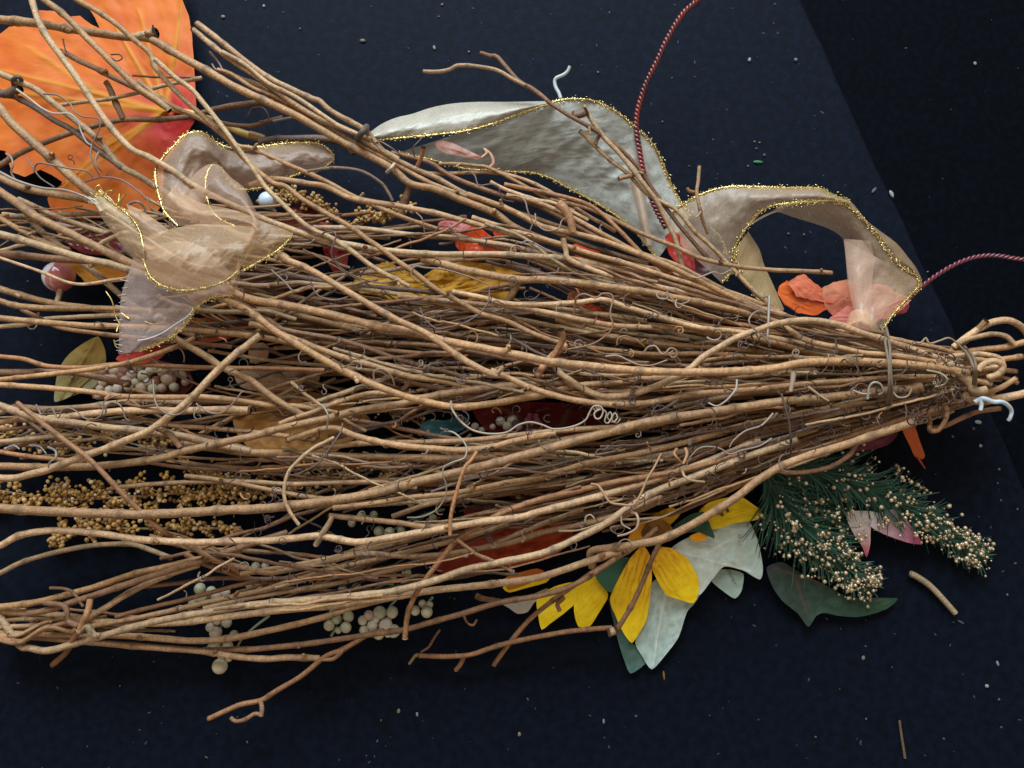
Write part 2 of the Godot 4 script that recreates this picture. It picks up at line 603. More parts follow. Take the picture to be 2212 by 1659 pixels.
	leaf("blade", t, [250, 776, 262, 764, 292, 760, 340, 742, 376, 736, 366, 754, 344, 776, 310, 784, 274, 786], Vector2(370, 750), 14, 16, lin(0.45, 0.03, 0.02), lin(0.58, 0.06, 0.04), {"amp": 1.5})
	leaf("blade", t, [404, 704, 420, 690, 470, 682, 530, 690, 545, 712, 500, 730, 450, 740, 420, 730], Vector2(545, 710), 10, 12, lin(0.35, 0.05, 0.015), lin(0.58, 0.10, 0.02), {"amp": 2.0, "seed": 4.0})
	leaf("blade", t, [416, 690, 424, 686, 434, 690, 438, 702, 428, 710, 416, 706], Vector2(436, 708), 16, 20, lin(0.6, 0.16, 0.02), lin(0.66, 0.2, 0.03), {"amp": 1.0, "seed": 5.0})
	t = thing("maroon_petals", "dusky maroon petals deep under the bundle by the ribbon knot", "petal", at(600, 640, 8))
	leaf("petal", t, [520, 600, 560, 584, 620, 590, 660, 610, 650, 650, 610, 690, 560, 694, 524, 660], Vector2(660, 640), 9, 11, lin(0.12, 0.02, 0.025), lin(0.22, 0.05, 0.06), {"amp": 2.5, "mottle": 0.3})
	leaf("petal", t, [690, 480, 716, 486, 738, 500, 752, 540, 748, 580, 724, 590, 704, 560, 694, 520], Vector2(750, 590), 9, 13, lin(0.16, 0.01, 0.01), lin(0.3, 0.018, 0.014), {"amp": 2.5, "seed": 2.0})
	leaf("petal", t, [600, 470, 650, 440, 700, 450, 720, 490, 690, 520, 640, 520, 606, 500], Vector2(720, 500), 6, 9, lin(0.10, 0.012, 0.012), lin(0.2, 0.02, 0.016), {"amp": 2.5, "seed": 3.0})
	t = thing("red_orange_petal", "vivid red orange petal with a pink back, folded, between two long twigs near the centre", "petal", at(1010, 510, 12))
	leaf("petal", t, [986, 506, 1002, 492, 1032, 490, 1062, 512, 1086, 542, 1050, 552, 1000, 546, 984, 530], Vector2(1090, 550), 12, 18, lin(0.55, 0.035, 0.008), lin(0.86, 0.09, 0.008), {"amp": 1.5}, "gloss_leaf")
	leaf("petal_back", t, [946, 484, 958, 476, 990, 479, 1020, 486, 1006, 496, 988, 508, 974, 516, 954, 500], Vector2(1020, 490), 19, 20, lin(0.60, 0.12, 0.09), lin(0.62, 0.13, 0.12), {"amp": 1.0}, "gloss_leaf")
	leaf("petal", t, [1064, 498, 1076, 494, 1090, 512, 1100, 540, 1086, 540, 1074, 522], Vector2(1096, 545), 10, 12, lin(0.5, 0.03, 0.01), lin(0.7, 0.05, 0.01), {"amp": 1.0, "seed": 3.0})
	# the rose right of centre
	t = thing("dark_rose", "deep red glossy rose petals under the sheer ribbon at the upper edge of the bundle", "flower", at(1490, 545, 12))
	leaf("petal", t, [1441, 510, 1452, 498, 1478, 494, 1510, 500, 1534, 526, 1545, 556, 1534, 586, 1508, 596, 1470, 572, 1450, 550], Vector2(1520, 590), 12, 17, lin(0.06, 0.004, 0.008), lin(0.10, 0.006, 0.012), {"amp": 2.0}, "gloss_leaf")
	leaf("petal", t, [1436, 512, 1446, 504, 1462, 502, 1490, 530, 1500, 560, 1500, 590, 1470, 575, 1446, 550], Vector2(1500, 590), 17, 19, lin(0.2, 0.01, 0.01), lin(0.42, 0.025, 0.01), {"amp": 1.5, "seed": 6.0}, "gloss_leaf")
	leaf("petal", t, [1236, 530, 1262, 526, 1290, 540, 1306, 560, 1280, 572, 1250, 570], Vector2(1300, 570), 10, 14, lin(0.3, 0.02, 0.01), lin(0.5, 0.04, 0.012), {"amp": 1.5, "seed": 7.0})
	leaf("petal", t, [1420, 600, 1470, 610, 1540, 640, 1580, 680, 1560, 700, 1500, 690, 1440, 660, 1410, 630], Vector2(1580, 690), 8, 11, lin(0.1, 0.012, 0.02), lin(0.16, 0.02, 0.03), {"amp": 2.0, "seed": 8.0})
	# maroon and red leaves in the middle gap
	t = thing("maroon_leaf", "maroon leaf with brown veins in the gap beneath the pale grey coiled tendril", "leaf", at(1170, 910, 8))
	leaf("blade", t, [1020, 880, 1080, 866, 1160, 868, 1240, 872, 1310, 886, 1330, 920, 1280, 950, 1200, 956, 1120, 950, 1050, 930], Vector2(1190, 960), 8, 11, lin(0.14, 0.012, 0.012), lin(0.20, 0.016, 0.014), {"amp": 2.5, "mottle": 0.3, "veins": [[Vector2(1196, 956), Vector2(1236, 872)], [Vector2(1196, 950), Vector2(1080, 880)]], "vein_color": lin(0.2, 0.1, 0.04), "vein_width": 9.0})
	leaf("blade", t, [1080, 1030, 1130, 1020, 1190, 1026, 1210, 1050, 1180, 1080, 1120, 1084, 1086, 1060], Vector2(1210, 1040), 8, 10, lin(0.12, 0.01, 0.01), lin(0.17, 0.012, 0.01), {"amp": 2.0, "seed": 2.0})
	t = thing("russet_leaf", "dark orange red leaf under the lower twigs left of the yellow flower", "leaf", at(1080, 1180, 7))
	leaf("blade", t, [934, 1216, 950, 1190, 1000, 1160, 1070, 1132, 1150, 1120, 1230, 1124, 1236, 1160, 1200, 1200, 1150, 1216, 1080, 1226, 1010, 1236, 950, 1238], Vector2(1236, 1140), 7, 10, lin(0.42, 0.05, 0.01), lin(0.28, 0.03, 0.012), {"amp": 3.0, "mottle": 0.3, "veins": [[Vector2(1230, 1140), Vector2(960, 1215)]], "vein_color": lin(0.25, 0.05, 0.015)})
	leaf("blade", t, [1000, 1100, 1060, 1080, 1120, 1090, 1160, 1120, 1100, 1140, 1030, 1140], Vector2(1160, 1120), 6, 9, lin(0.2, 0.018, 0.01), lin(0.27, 0.025, 0.01), {"amp": 2.0, "seed": 3.0})
	leaf("blade", t, [1090, 1250, 1110, 1240, 1160, 1228, 1180, 1240, 1140, 1262, 1098, 1274], Vector2(1180, 1236), 8, 8, lin(0.55, 0.09, 0.01), lin(0.55, 0.2, 0.02), {"amp": 1.0, "seed": 4.0})
	t = thing("teal_leaf", "small teal blue leaf deep in the bundle left of the coiled tendril", "leaf", at(955, 922, 9))
	leaf("blade", t, [908, 918, 930, 906, 962, 908, 990, 898, 1012, 906, 1004, 926, 970, 940, 934, 950, 912, 938], Vector2(1010, 910), 12, 15, lin(0.02, 0.10, 0.13), lin(0.05, 0.20, 0.24), {"amp": 2.0, "mottle": 0.4}, "gloss_leaf")
	t = thing("pink_flower", "tiny pink blossom beside the coiled pale tendril", "flower", at(1150, 905, 11))
	for k in 5:
		var a := TAU * k / 5.0 + 0.4
		var p := Vector2(1150, 905)
		var d := Vector2(cos(a), sin(a) * 0.8)
		var s := Vector2(-d.y, d.x)
		leaf("petal", t, [p.x + d.x * 2, p.y + d.y * 2, p.x + d.x * 12 + s.x * 7, p.y + d.y * 12 + s.y * 7, p.x + d.x * 18, p.y + d.y * 18, p.x + d.x * 12 - s.x * 7, p.y + d.y * 12 - s.y * 7], p, 12, 14, lin(0.35, 0.08, 0.14), lin(0.52, 0.14, 0.22), {"amp": 0.5, "seed": k})
	# pale dry sheath near the yellow flower
	t = thing("dry_leaf", "pale papery dry leaf end under the twigs left of the yellow petals", "leaf", at(1120, 1310, 6))
	leaf("blade", t, [1084, 1304, 1100, 1296, 1140, 1288, 1184, 1270, 1172, 1290, 1154, 1302, 1140, 1322, 1118, 1326, 1100, 1314], Vector2(1184, 1272), 8, 6, lin(0.4, 0.33, 0.22), lin(0.42, 0.36, 0.29), {"amp": 1.5})
	# brown seed pod leaf in the upper middle
	t = thing("seed_pod", "flat reddish brown dried pod on a thin twig above the sheer cream ribbon", "seed pod", at(990, 325, 44))
	leaf("pod", t, [940, 310, 950, 303, 976, 308, 1010, 324, 1042, 340, 1030, 344, 1000, 338, 964, 331, 946, 322], Vector2(1042, 341), 42, 44, lin(0.24, 0.085, 0.045), lin(0.19, 0.06, 0.03), {"amp": 1.0, "fold": 1.5}, "tendril")
	stem("pod_stalk", t, [1040, 341, 1052, 330, 1046, 322, 1060, 334, 1066, 352, 1058, 362], [42, 41, 40], 3, 4, lin(0.4, 0.22, 0.14))
	# orange leaf and small plum one at the far right
	t = thing("orange_leaf", "rust orange pointed leaf hanging below the tied end of the bundle", "leaf", at(1975, 955, 12))
	leaf("blade", t, [1950, 930, 1962, 918, 1976, 921, 1986, 950, 1998, 984, 1992, 992, 1976, 986, 1966, 964], Vector2(1962, 918), 20, 8, lin(0.5, 0.09, 0.02), lin(0.48, 0.10, 0.025), {"amp": 1.0})
	stem("leaf_tip", t, [1982, 988, 1990, 1000, 1998, 1012], [9, 6], 3, 1.5, lin(0.36, 0.04, 0.02))
	t = thing("plum_leaf", "dusky plum leaf tucked under the tied twigs above the fir sprig", "leaf", at(1880, 945, 12))
	leaf("blade", t, [1820, 950, 1870, 930, 1915, 922, 1940, 936, 1920, 960, 1880, 972, 1840, 974], Vector2(1940, 940), 14, 12, lin(0.12, 0.02, 0.04), lin(0.18, 0.04, 0.06), {"amp": 1.5})

func make_flowers():
	# the orange and pink flower upper right
	var t := thing("coral_flower", "coral orange and pink fabric flower behind the right ribbon loop", "flower", at(1820, 640, 12))
	var oc := Vector2(1830, 690)
	leaf("petal", t, [1680, 634, 1684, 616, 1700, 606, 1722, 618, 1760, 634, 1790, 640, 1786, 668, 1760, 682, 1724, 676, 1696, 658], oc, 12, 22, lin(0.5, 0.06, 0.01), lin(0.66, 0.13, 0.025), {"smooth": false, "jag": 2.2, "stripe": 0.35, "stripe_color": lin(0.55, 0.08, 0.03), "amp": 0.8}, "gloss_leaf")
	leaf("petal", t, [1702, 610, 1722, 596, 1736, 592, 1752, 604, 1782, 628, 1810, 640, 1800, 656, 1762, 650, 1720, 640], oc, 12, 24, lin(0.6, 0.09, 0.04), lin(0.72, 0.20, 0.11), {"smooth": false, "jag": 2.2, "stripe": 0.35, "stripe_color": lin(0.55, 0.08, 0.03), "amp": 0.8, "seed": 2.0}, "gloss_leaf")
	leaf("petal", t, [1776, 622, 1800, 610, 1830, 604, 1856, 612, 1866, 640, 1850, 676, 1800, 684, 1780, 660], oc, 12, 20, lin(0.62, 0.15, 0.10), lin(0.75, 0.30, 0.17), {"smooth": false, "jag": 2.2, "stripe": 0.35, "stripe_color": lin(0.55, 0.08, 0.03), "amp": 0.8, "seed": 3.0}, "gloss_leaf")
	leaf("petal", t, [1866, 624, 1880, 612, 1900, 614, 1920, 618, 1934, 632, 1960, 640, 1968, 648, 1950, 668, 1910, 690, 1870, 684], oc, 12, 18, lin(0.66, 0.13, 0.12), lin(0.76, 0.26, 0.16), {"smooth": false, "jag": 2.2, "stripe": 0.35, "stripe_color": lin(0.55, 0.08, 0.03), "amp": 0.8, "seed": 4.0}, "gloss_leaf")
	leaf("petal", t, [1900, 670, 1930, 650, 1962, 646, 1964, 662, 1958, 674, 1934, 682, 1912, 690], oc, 10, 14, lin(0.6, 0.08, 0.1), lin(0.62, 0.10, 0.13), {"smooth": false, "jag": 2.2, "stripe": 0.35, "stripe_color": lin(0.55, 0.08, 0.03), "amp": 0.8, "seed": 5.0}, "gloss_leaf")
	leaf("petal", t, [1790, 690, 1830, 660, 1870, 670, 1900, 690, 1870, 716, 1820, 714], oc, 18, 16, lin(0.5, 0.16, 0.12), lin(0.62, 0.22, 0.18), {"smooth": false, "jag": 2.2, "stripe": 0.35, "stripe_color": lin(0.55, 0.08, 0.03), "amp": 0.8, "seed": 6.0})
	# yellow flower
	t = thing("yellow_flower", "yellow fabric sunflower with orange streaked petals below the bundle", "flower", at(1400, 1170, 14))
	var yc := Vector2(1400, 1160)
	var yo := lin(0.82, 0.34, 0.008)
	var yy := lin(0.94, 0.66, 0.012)
	var sc := lin(0.36, 0.10, 0.006)
	leaf("petal", t, [1160, 1292, 1200, 1266, 1246, 1258, 1244, 1300, 1222, 1322, 1190, 1346, 1170, 1360, 1163, 1332], yc, 14, 8, yo, yy, {"amp": 1.2, "pow": 0.6, "stripe": 0.5, "stripe_color": sc, "seed": 1.0})
	leaf("petal", t, [1242, 1262, 1266, 1246, 1292, 1246, 1314, 1286, 1296, 1320, 1274, 1353, 1250, 1354, 1240, 1322], yc, 14, 9, yo, yy, {"amp": 1.2, "pow": 0.6, "stripe": 0.5, "stripe_color": sc, "seed": 2.0})
	leaf("petal", t, [1360, 1208, 1388, 1180, 1404, 1200, 1408, 1250, 1398, 1332, 1384, 1362, 1365, 1389, 1346, 1366, 1332, 1336, 1318, 1290], yc, 18, 9, yo, yy, {"amp": 1.2, "pow": 0.8, "stripe": 0.3, "lines": 13.0, "rings": 26, "stripe_color": sc, "seed": 3.0, "fold": 1.0})
	leaf("petal", t, [1406, 1220, 1414, 1184, 1450, 1184, 1486, 1208, 1508, 1248, 1509, 1280, 1498, 1303, 1470, 1296, 1440, 1286, 1422, 1258], yc, 19, 12, yo, yy, {"amp": 1.4, "pow": 0.8, "stripe": 0.3, "lines": 13.0, "rings": 26, "stripe_color": sc, "seed": 4.0})
	leaf("petal", t, [1508, 1108, 1530, 1086, 1562, 1076, 1602, 1074, 1630, 1092, 1664, 1114, 1630, 1124, 1590, 1130, 1540, 1144, 1520, 1132], yc, 18, 12, lin(0.68, 0.36, 0.01), yy, {"amp": 1.2, "pow": 0.7, "stripe": 0.35, "stripe_color": sc, "seed": 5.0})
	leaf("petal", t, [1356, 1168, 1372, 1140, 1410, 1112, 1450, 1096, 1470, 1110, 1440, 1140, 1400, 1160], yc, 20, 18, yo, lin(0.7, 0.36, 0.01), {"amp": 1.2, "stripe": 0.6, "stripe_color": sc, "seed": 6.0})
	leaf("petal", t, [1490, 1158, 1510, 1150, 1530, 1154, 1524, 1166, 1506, 1170, 1494, 1168], yc, 18, 16, yo, yo, {"amp": 0.6, "seed": 7.0})
	leaf("petal", t, [1086, 1270, 1100, 1256, 1150, 1244, 1190, 1240, 1180, 1258, 1130, 1272, 1100, 1280], yc, 12, 7, yo, yy, {"amp": 1.0, "pow": 0.7, "seed": 8.0})
	leaf("flower_disc", t, [1385, 1150, 1400, 1128, 1430, 1122, 1452, 1140, 1448, 1166, 1420, 1178, 1396, 1172], yc, 21, 20, lin(0.12, 0.05, 0.01), lin(0.3, 0.13, 0.02), {"amp": 2.0, "mottle": 0.5})
	stem("petal_mark", t, [1557, 1106, 1561, 1114], [15.5, 15.3], 3.0, 3.5, lin(0.06, 0.03, 0.005))
	stem("petal_mark", t, [1570, 1098, 1573, 1106], [15.2, 15.0], 3.0, 3.0, lin(0.06, 0.03, 0.005))
	# grey green leaves
	t = thing("pale_leaves", "pale grey green fabric leaves with notched edges behind the yellow flower", "leaves", at(1480, 1280, 8))
	var wb := Vector2(1440, 1190)
	var w0 := lin(0.50, 0.54, 0.46)
	var w1 := lin(0.38, 0.50, 0.45)
	leaf("leaf", t, [1404, 1262, 1440, 1240, 1500, 1230, 1512, 1280, 1500, 1304, 1484, 1322, 1466, 1376, 1440, 1412, 1408, 1446, 1386, 1416, 1372, 1388, 1390, 1340, 1400, 1300], wb, 10, 5, w0, w1, {"amp": 1.2, "stripe": 0.25, "stripe_color": lin(0.3, 0.36, 0.3), "mottle": 0.3, "veins": [[Vector2(1450, 1200), Vector2(1410, 1440)]], "vein_color": lin(0.64, 0.68, 0.60), "seed": 1.0})
	leaf("leaf", t, [1450, 1184, 1500, 1154, 1556, 1134, 1612, 1120, 1636, 1164, 1648, 1224, 1642, 1252, 1604, 1232, 1564, 1224, 1540, 1250, 1510, 1286, 1490, 1250, 1470, 1212], wb, 14, 8, lin(0.58, 0.60, 0.50), lin(0.50, 0.59, 0.52), {"amp": 1.6, "stripe": 0.25, "stripe_color": lin(0.3, 0.36, 0.3), "mottle": 0.2, "veins": [[Vector2(1460, 1190), Vector2(1640, 1240)], [Vector2(1520, 1200), Vector2(1620, 1140)]], "vein_color": lin(0.70, 0.70, 0.60), "seed": 2.0})
	leaf("leaf", t, [1536, 1254, 1550, 1232, 1576, 1230, 1606, 1240, 1602, 1276, 1588, 1293, 1566, 1280], Vector2(1570, 1225), 6, 4, lin(0.26, 0.33, 0.27), lin(0.38, 0.48, 0.41), {"amp": 1.2, "veins": [[Vector2(1572, 1230), Vector2(1590, 1264)]], "vein_color": lin(0.1, 0.13, 0.1), "seed": 3.0})
	t = thing("green_leaves", "deep green fabric leaves tucked between and under the yellow petals", "leaves", at(1340, 1300, 8))
	var g0 := lin(0.03, 0.085, 0.045)
	leaf("leaf", t, [1286, 1244, 1306, 1224, 1330, 1208, 1362, 1204, 1362, 1232, 1344, 1262, 1318, 1280, 1302, 1268], Vector2(1370, 1200), 15, 14, g0, lin(0.045, 0.12, 0.065), {"amp": 1.0, "seed": 1.0})
	leaf("leaf", t, [1314, 1294, 1322, 1300, 1346, 1366, 1376, 1400, 1396, 1430, 1362, 1455, 1346, 1420, 1334, 1380], Vector2(1320, 1250), 7, 4, lin(0.05, 0.10, 0.075), lin(0.085, 0.16, 0.13), {"amp": 1.0, "mottle": 0.35, "seed": 2.0})
	leaf("leaf", t, [1440, 1166, 1456, 1136, 1490, 1112, 1520, 1106, 1534, 1134, 1544, 1163, 1510, 1150, 1480, 1152], Vector2(1430, 1150), 16, 17, lin(0.015, 0.05, 0.04), g0, {"amp": 1.0, "seed": 3.0})
	leaf("leaf", t, [1232, 1290, 1256, 1270, 1300, 1246, 1296, 1268, 1270, 1290, 1246, 1300], Vector2(1300, 1250), 6, 5, g0, lin(0.04, 0.1, 0.06), {"amp": 1.0, "seed": 4.0})
	t = thing("dark_green_leaf", "long dark green leaf with a reddish midrib under the fir sprig", "leaf", at(1780, 1290, 5))
	leaf("blade", t, [1656, 1226, 1690, 1214, 1730, 1238, 1780, 1262, 1830, 1288, 1884, 1294, 1939, 1292, 1918, 1314, 1886, 1326, 1850, 1333, 1810, 1330, 1780, 1324, 1764, 1330, 1746, 1354, 1724, 1326, 1690, 1298, 1668, 1266], Vector2(1660, 1222), 8, 4, lin(0.034, 0.048, 0.038), lin(0.024, 0.060, 0.032), {"amp": 1.4, "mottle": 0.3, "veins": [[Vector2(1670, 1226), Vector2(1920, 1304)], [Vector2(1720, 1250), Vector2(1748, 1340)]], "vein_color": lin(0.09, 0.055, 0.052)})
	# magenta petals
	t = thing("magenta_petals", "white petals shading to magenta tips under the fir sprig", "petal", at(1890, 1140, 8))
	leaf("petal", t, [1828, 1116, 1844, 1104, 1880, 1104, 1904, 1112, 1882, 1138, 1880, 1176, 1872, 1204, 1862, 1180, 1842, 1150], Vector2(1860, 1090), 15, 10, lin(0.52, 0.46, 0.40), lin(0.42, 0.025, 0.06), {"amp": 1.2, "pow": 2.0, "seed": 1.0})
	leaf("petal", t, [1880, 1136, 1894, 1112, 1930, 1100, 1964, 1130, 1992, 1174, 1960, 1172, 1910, 1154], Vector2(1870, 1110), 15, 10, lin(0.56, 0.46, 0.44), lin(0.36, 0.03, 0.12), {"amp": 1.2, "pow": 1.1, "seed": 2.0})

# ------------------------------------------------------------------ berries, beads, pods
func ball(called: String, parent: Node, x: float, y: float, h: float, r: float, m: Material, squash := 1.0) -> MeshInstance3D:
	var o := MeshInstance3D.new()
	var k := 0
	var n := called
	while parent.has_node(n):
		k += 1
		n = "%s_%03d" % [called, k]
	o.name = n
	o.mesh = sphere_small
	o.set_surface_override_material(0, m)
	parent.add_child(o, true)
	var s := r * px(y, h)
	o.position = at(x, y, h) - (parent as Node3D).position
	o.basis = Basis.from_euler(Vector3(rng.randf() * TAU, rng.randf() * TAU, rng.randf() * TAU)).scaled_local(Vector3(s, s * squash, s))
	return o

func berries(label: String, where: Vector3, list: Array, h: float, stems: Array, set_of := [0, 0, 2, 1, 3]):
	var t := thing("berry_cluster", label, "berries", at(where.x, where.y, where.z), "clusters of small cream berries")
	for s in stems:
		stem("berry_stem", t, s, [h * 0.6, h * 0.7], 3.2, 2.2, lin(0.22, 0.27, 0.17))
	for i in range(0, list.size(), 3):
		var lift := h + 5.0 * wave.get_noise_2d(list[i] * 11.0, list[i + 1] * 11.0)
		ball("berry", t, list[i], list[i + 1], lift, list[i + 2] * 0.98, mats["berry%d" % set_of[rng.randi() % set_of.size()]], rng.randf_range(0.9, 1.06))

func make_berries():
	berries("cream berry cluster hanging lowest at left, its last big berry on bare cloth", Vector3(470, 1370, 8),
		[432, 1272, 13, 437, 1291, 13, 468, 1288, 12, 456, 1277, 11, 487, 1279, 11, 417, 1298, 10, 414, 1310, 11, 466, 1366, 14, 463, 1402, 16, 492, 1396, 12, 480, 1414, 11, 475, 1439, 17, 454, 1355, 10, 505, 1371, 10, 490, 1345, 11, 469, 1340, 10, 518, 1300, 9, 480, 1308, 10, 500, 1312, 9, 445, 1330, 9, 494, 1422, 8, 476, 1384, 9], 8,
		[[582, 1330, 548, 1356, 520, 1384, 508, 1410], [500, 1300, 480, 1340, 470, 1400], [440, 1280, 470, 1300, 520, 1296]])
	berries("cream green berry cluster under the two pale twigs, left of the other round bunch", Vector3(735, 1345, 8),
		[740, 1275, 11, 770, 1270, 11, 711, 1351, 12, 727, 1337, 12, 753, 1332, 12, 747, 1355, 12, 731, 1361, 8, 720, 1322, 9, 742, 1318, 9], 8,
		[[770, 1280, 750, 1310, 735, 1345], [715, 1374, 728, 1352]], [0, 2, 2, 2])
	berries("round bunch of cream and tan berries above the forked lower twig", Vector3(825, 1345, 8),
		[820, 1324, 15, 847, 1323, 13, 805, 1350, 12, 833, 1351, 15, 850, 1363, 15, 818, 1370, 12, 797, 1329, 11, 784, 1340, 11, 787, 1361, 11, 806, 1367, 10, 838, 1368, 9, 838, 1340, 8, 812, 1338, 9], 8,
		[[860, 1290, 836, 1320, 826, 1350]])
	berries("pair of small greyish berries behind the hooked twig end", Vector3(912, 1322, 7),
		[922, 1322, 13, 897, 1319, 11, 912, 1304, 9, 928, 1306, 8], 7, [[935, 1290, 915, 1310]])
	berries("greenish berries on a pale stem under the lower bundle", Vector3(830, 1160, 9),
		[819, 1148, 12, 841, 1150, 12, 866, 1146, 9, 888, 1088, 8, 779, 1117, 10, 808, 1112, 9, 935, 1119, 9, 900, 1130, 8, 878, 1237, 11, 876, 1258, 11, 850, 1244, 9, 862, 1226, 8, 830, 1176, 9, 856, 1168, 8, 760, 1130, 9], 9,
		[[960, 1100, 900, 1118, 840, 1150], [850, 1262, 830, 1262, 800, 1278]], [0, 2, 2, 0])
	berries("white berries on the left under the crossed thin twigs", Vector3(548, 1222, 8),
		[539, 1261, 10, 553, 1223, 10, 573, 1222, 9, 560, 1266, 9, 532, 1246, 8, 585, 1262, 8], 8, [[600, 1240, 560, 1230]], [0, 3, 3])
	berries("pinkish white berries in the gap under the coiled pale tendril", Vector3(1090, 910, 12),
		[1081, 910, 11, 1107, 907, 12, 1096, 921, 11, 1026, 921, 9, 1120, 922, 9, 1040, 930, 8, 1064, 922, 7], 13, [[1110, 930, 1080, 912]], [3, 1, 3])
	berries("dull brown berries on the dark red leaf beneath the twigs", Vector3(1170, 1075, 9),
		[1150, 1070, 9, 1168, 1076, 10, 1136, 1062, 8, 1182, 1090, 8, 1200, 1080, 7, 1120, 1074, 7], 10, [[1210, 1090, 1160, 1072]], [1, 2, 4])
	# cluster of mixed pods at the left
	var t := thing("pod_cluster", "dense cluster of rounded beige, rose and green pods with two flat woven leaves", "pods", at(300, 830, 8))
	var list := [248, 800, 12, 246, 816, 11, 270, 799, 13, 273, 823, 12, 300, 793, 12, 311, 812, 13, 338, 792, 14, 364, 818, 16, 279, 836, 11, 307, 838, 13, 254, 839, 11, 337, 824, 11, 331, 840, 11, 222, 806, 9, 232, 818, 9, 380, 800, 11, 389, 806, 10, 222, 826, 9, 284, 810, 11, 324, 800, 10, 262, 812, 10, 292, 826, 10, 352, 804, 11, 350, 838, 10, 376, 836, 10, 216, 840, 9, 236, 842, 9, 212, 855, 8, 400, 826, 8, 396, 812, 8, 320, 826, 9]
	for i in range(0, list.size(), 3):
		ball("pod", t, list[i], list[i + 1], 10.0 + 2.5 * wave.get_noise_2d(list[i] * 9.0, list[i + 1] * 9.0), list[i + 2] * 1.05, mats["berry%d" % [0, 1, 2, 1, 3, 4, 1, 3][rng.randi() % 8]], rng.randf_range(0.85, 1.05))
	leaf("backing_leaf", t, [200, 860, 206, 820, 230, 790, 290, 778, 350, 780, 400, 794, 420, 826, 400, 850, 330, 860, 250, 862], Vector2(420, 830), 6, 5, lin(0.16, 0.03, 0.02), lin(0.24, 0.12, 0.07), {"amp": 1.0})
	leaf("woven_leaf", t, [118, 868, 120, 836, 140, 818, 186, 806, 216, 806, 206, 836, 182, 846, 150, 858], Vector2(215, 810), 7, 4, lin(0.34, 0.28, 0.14), lin(0.38, 0.38, 0.25), {"amp": 1.5, "stripe": 0.9, "stripe_color": lin(0.2, 0.16, 0.08)})
	# beads
	t = thing("ornament_bead", "round glossy red bead with a painted white highlight beside the left ribbon tail", "bead", at(128, 600, 16))
	var sp := SphereMesh.new()
	sp.radius = 1.0; sp.height = 2.0; sp.radial_segments = 48; sp.rings = 32
	var ar := sp.get_mesh_arrays()
	var vv: PackedVector3Array = ar[Mesh.ARRAY_VERTEX]
	var cc := PackedColorArray()
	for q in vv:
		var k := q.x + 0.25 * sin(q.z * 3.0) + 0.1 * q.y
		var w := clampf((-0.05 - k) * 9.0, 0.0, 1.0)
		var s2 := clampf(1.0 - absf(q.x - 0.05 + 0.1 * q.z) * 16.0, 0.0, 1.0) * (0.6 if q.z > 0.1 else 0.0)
		cc.append(lin(0.58, 0.17, 0.15).lerp(lin(0.86, 0.78, 0.84), maxf(w, s2)))  # white window reflection on the left painted into the vertex colours
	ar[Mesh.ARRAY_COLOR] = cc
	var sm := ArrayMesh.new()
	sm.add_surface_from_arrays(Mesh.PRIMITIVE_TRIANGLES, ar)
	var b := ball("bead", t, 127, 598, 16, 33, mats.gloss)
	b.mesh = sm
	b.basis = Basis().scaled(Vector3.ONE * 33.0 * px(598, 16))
	stem("bead_cap", t, [129, 628, 127, 648], [15, 13], 8, 4, lin(0.4, 0.3, 0.24))
	t = thing("white_bead", "small pearly blue white bead behind the twigs right of the knotted ribbon", "bead", at(576, 432, 14))
	var pm := StandardMaterial3D.new()
	pm.albedo_color = Color(0.82, 0.88, 0.93)
	pm.roughness = 0.15
	pm.clearcoat_enabled = true
	ball("bead", t, 578, 434, 14, 20, pm)
	stem("bead_cap", t, [584, 450, 596, 458], [13, 12], 7, 4, lin(0.3, 0.2, 0.2))

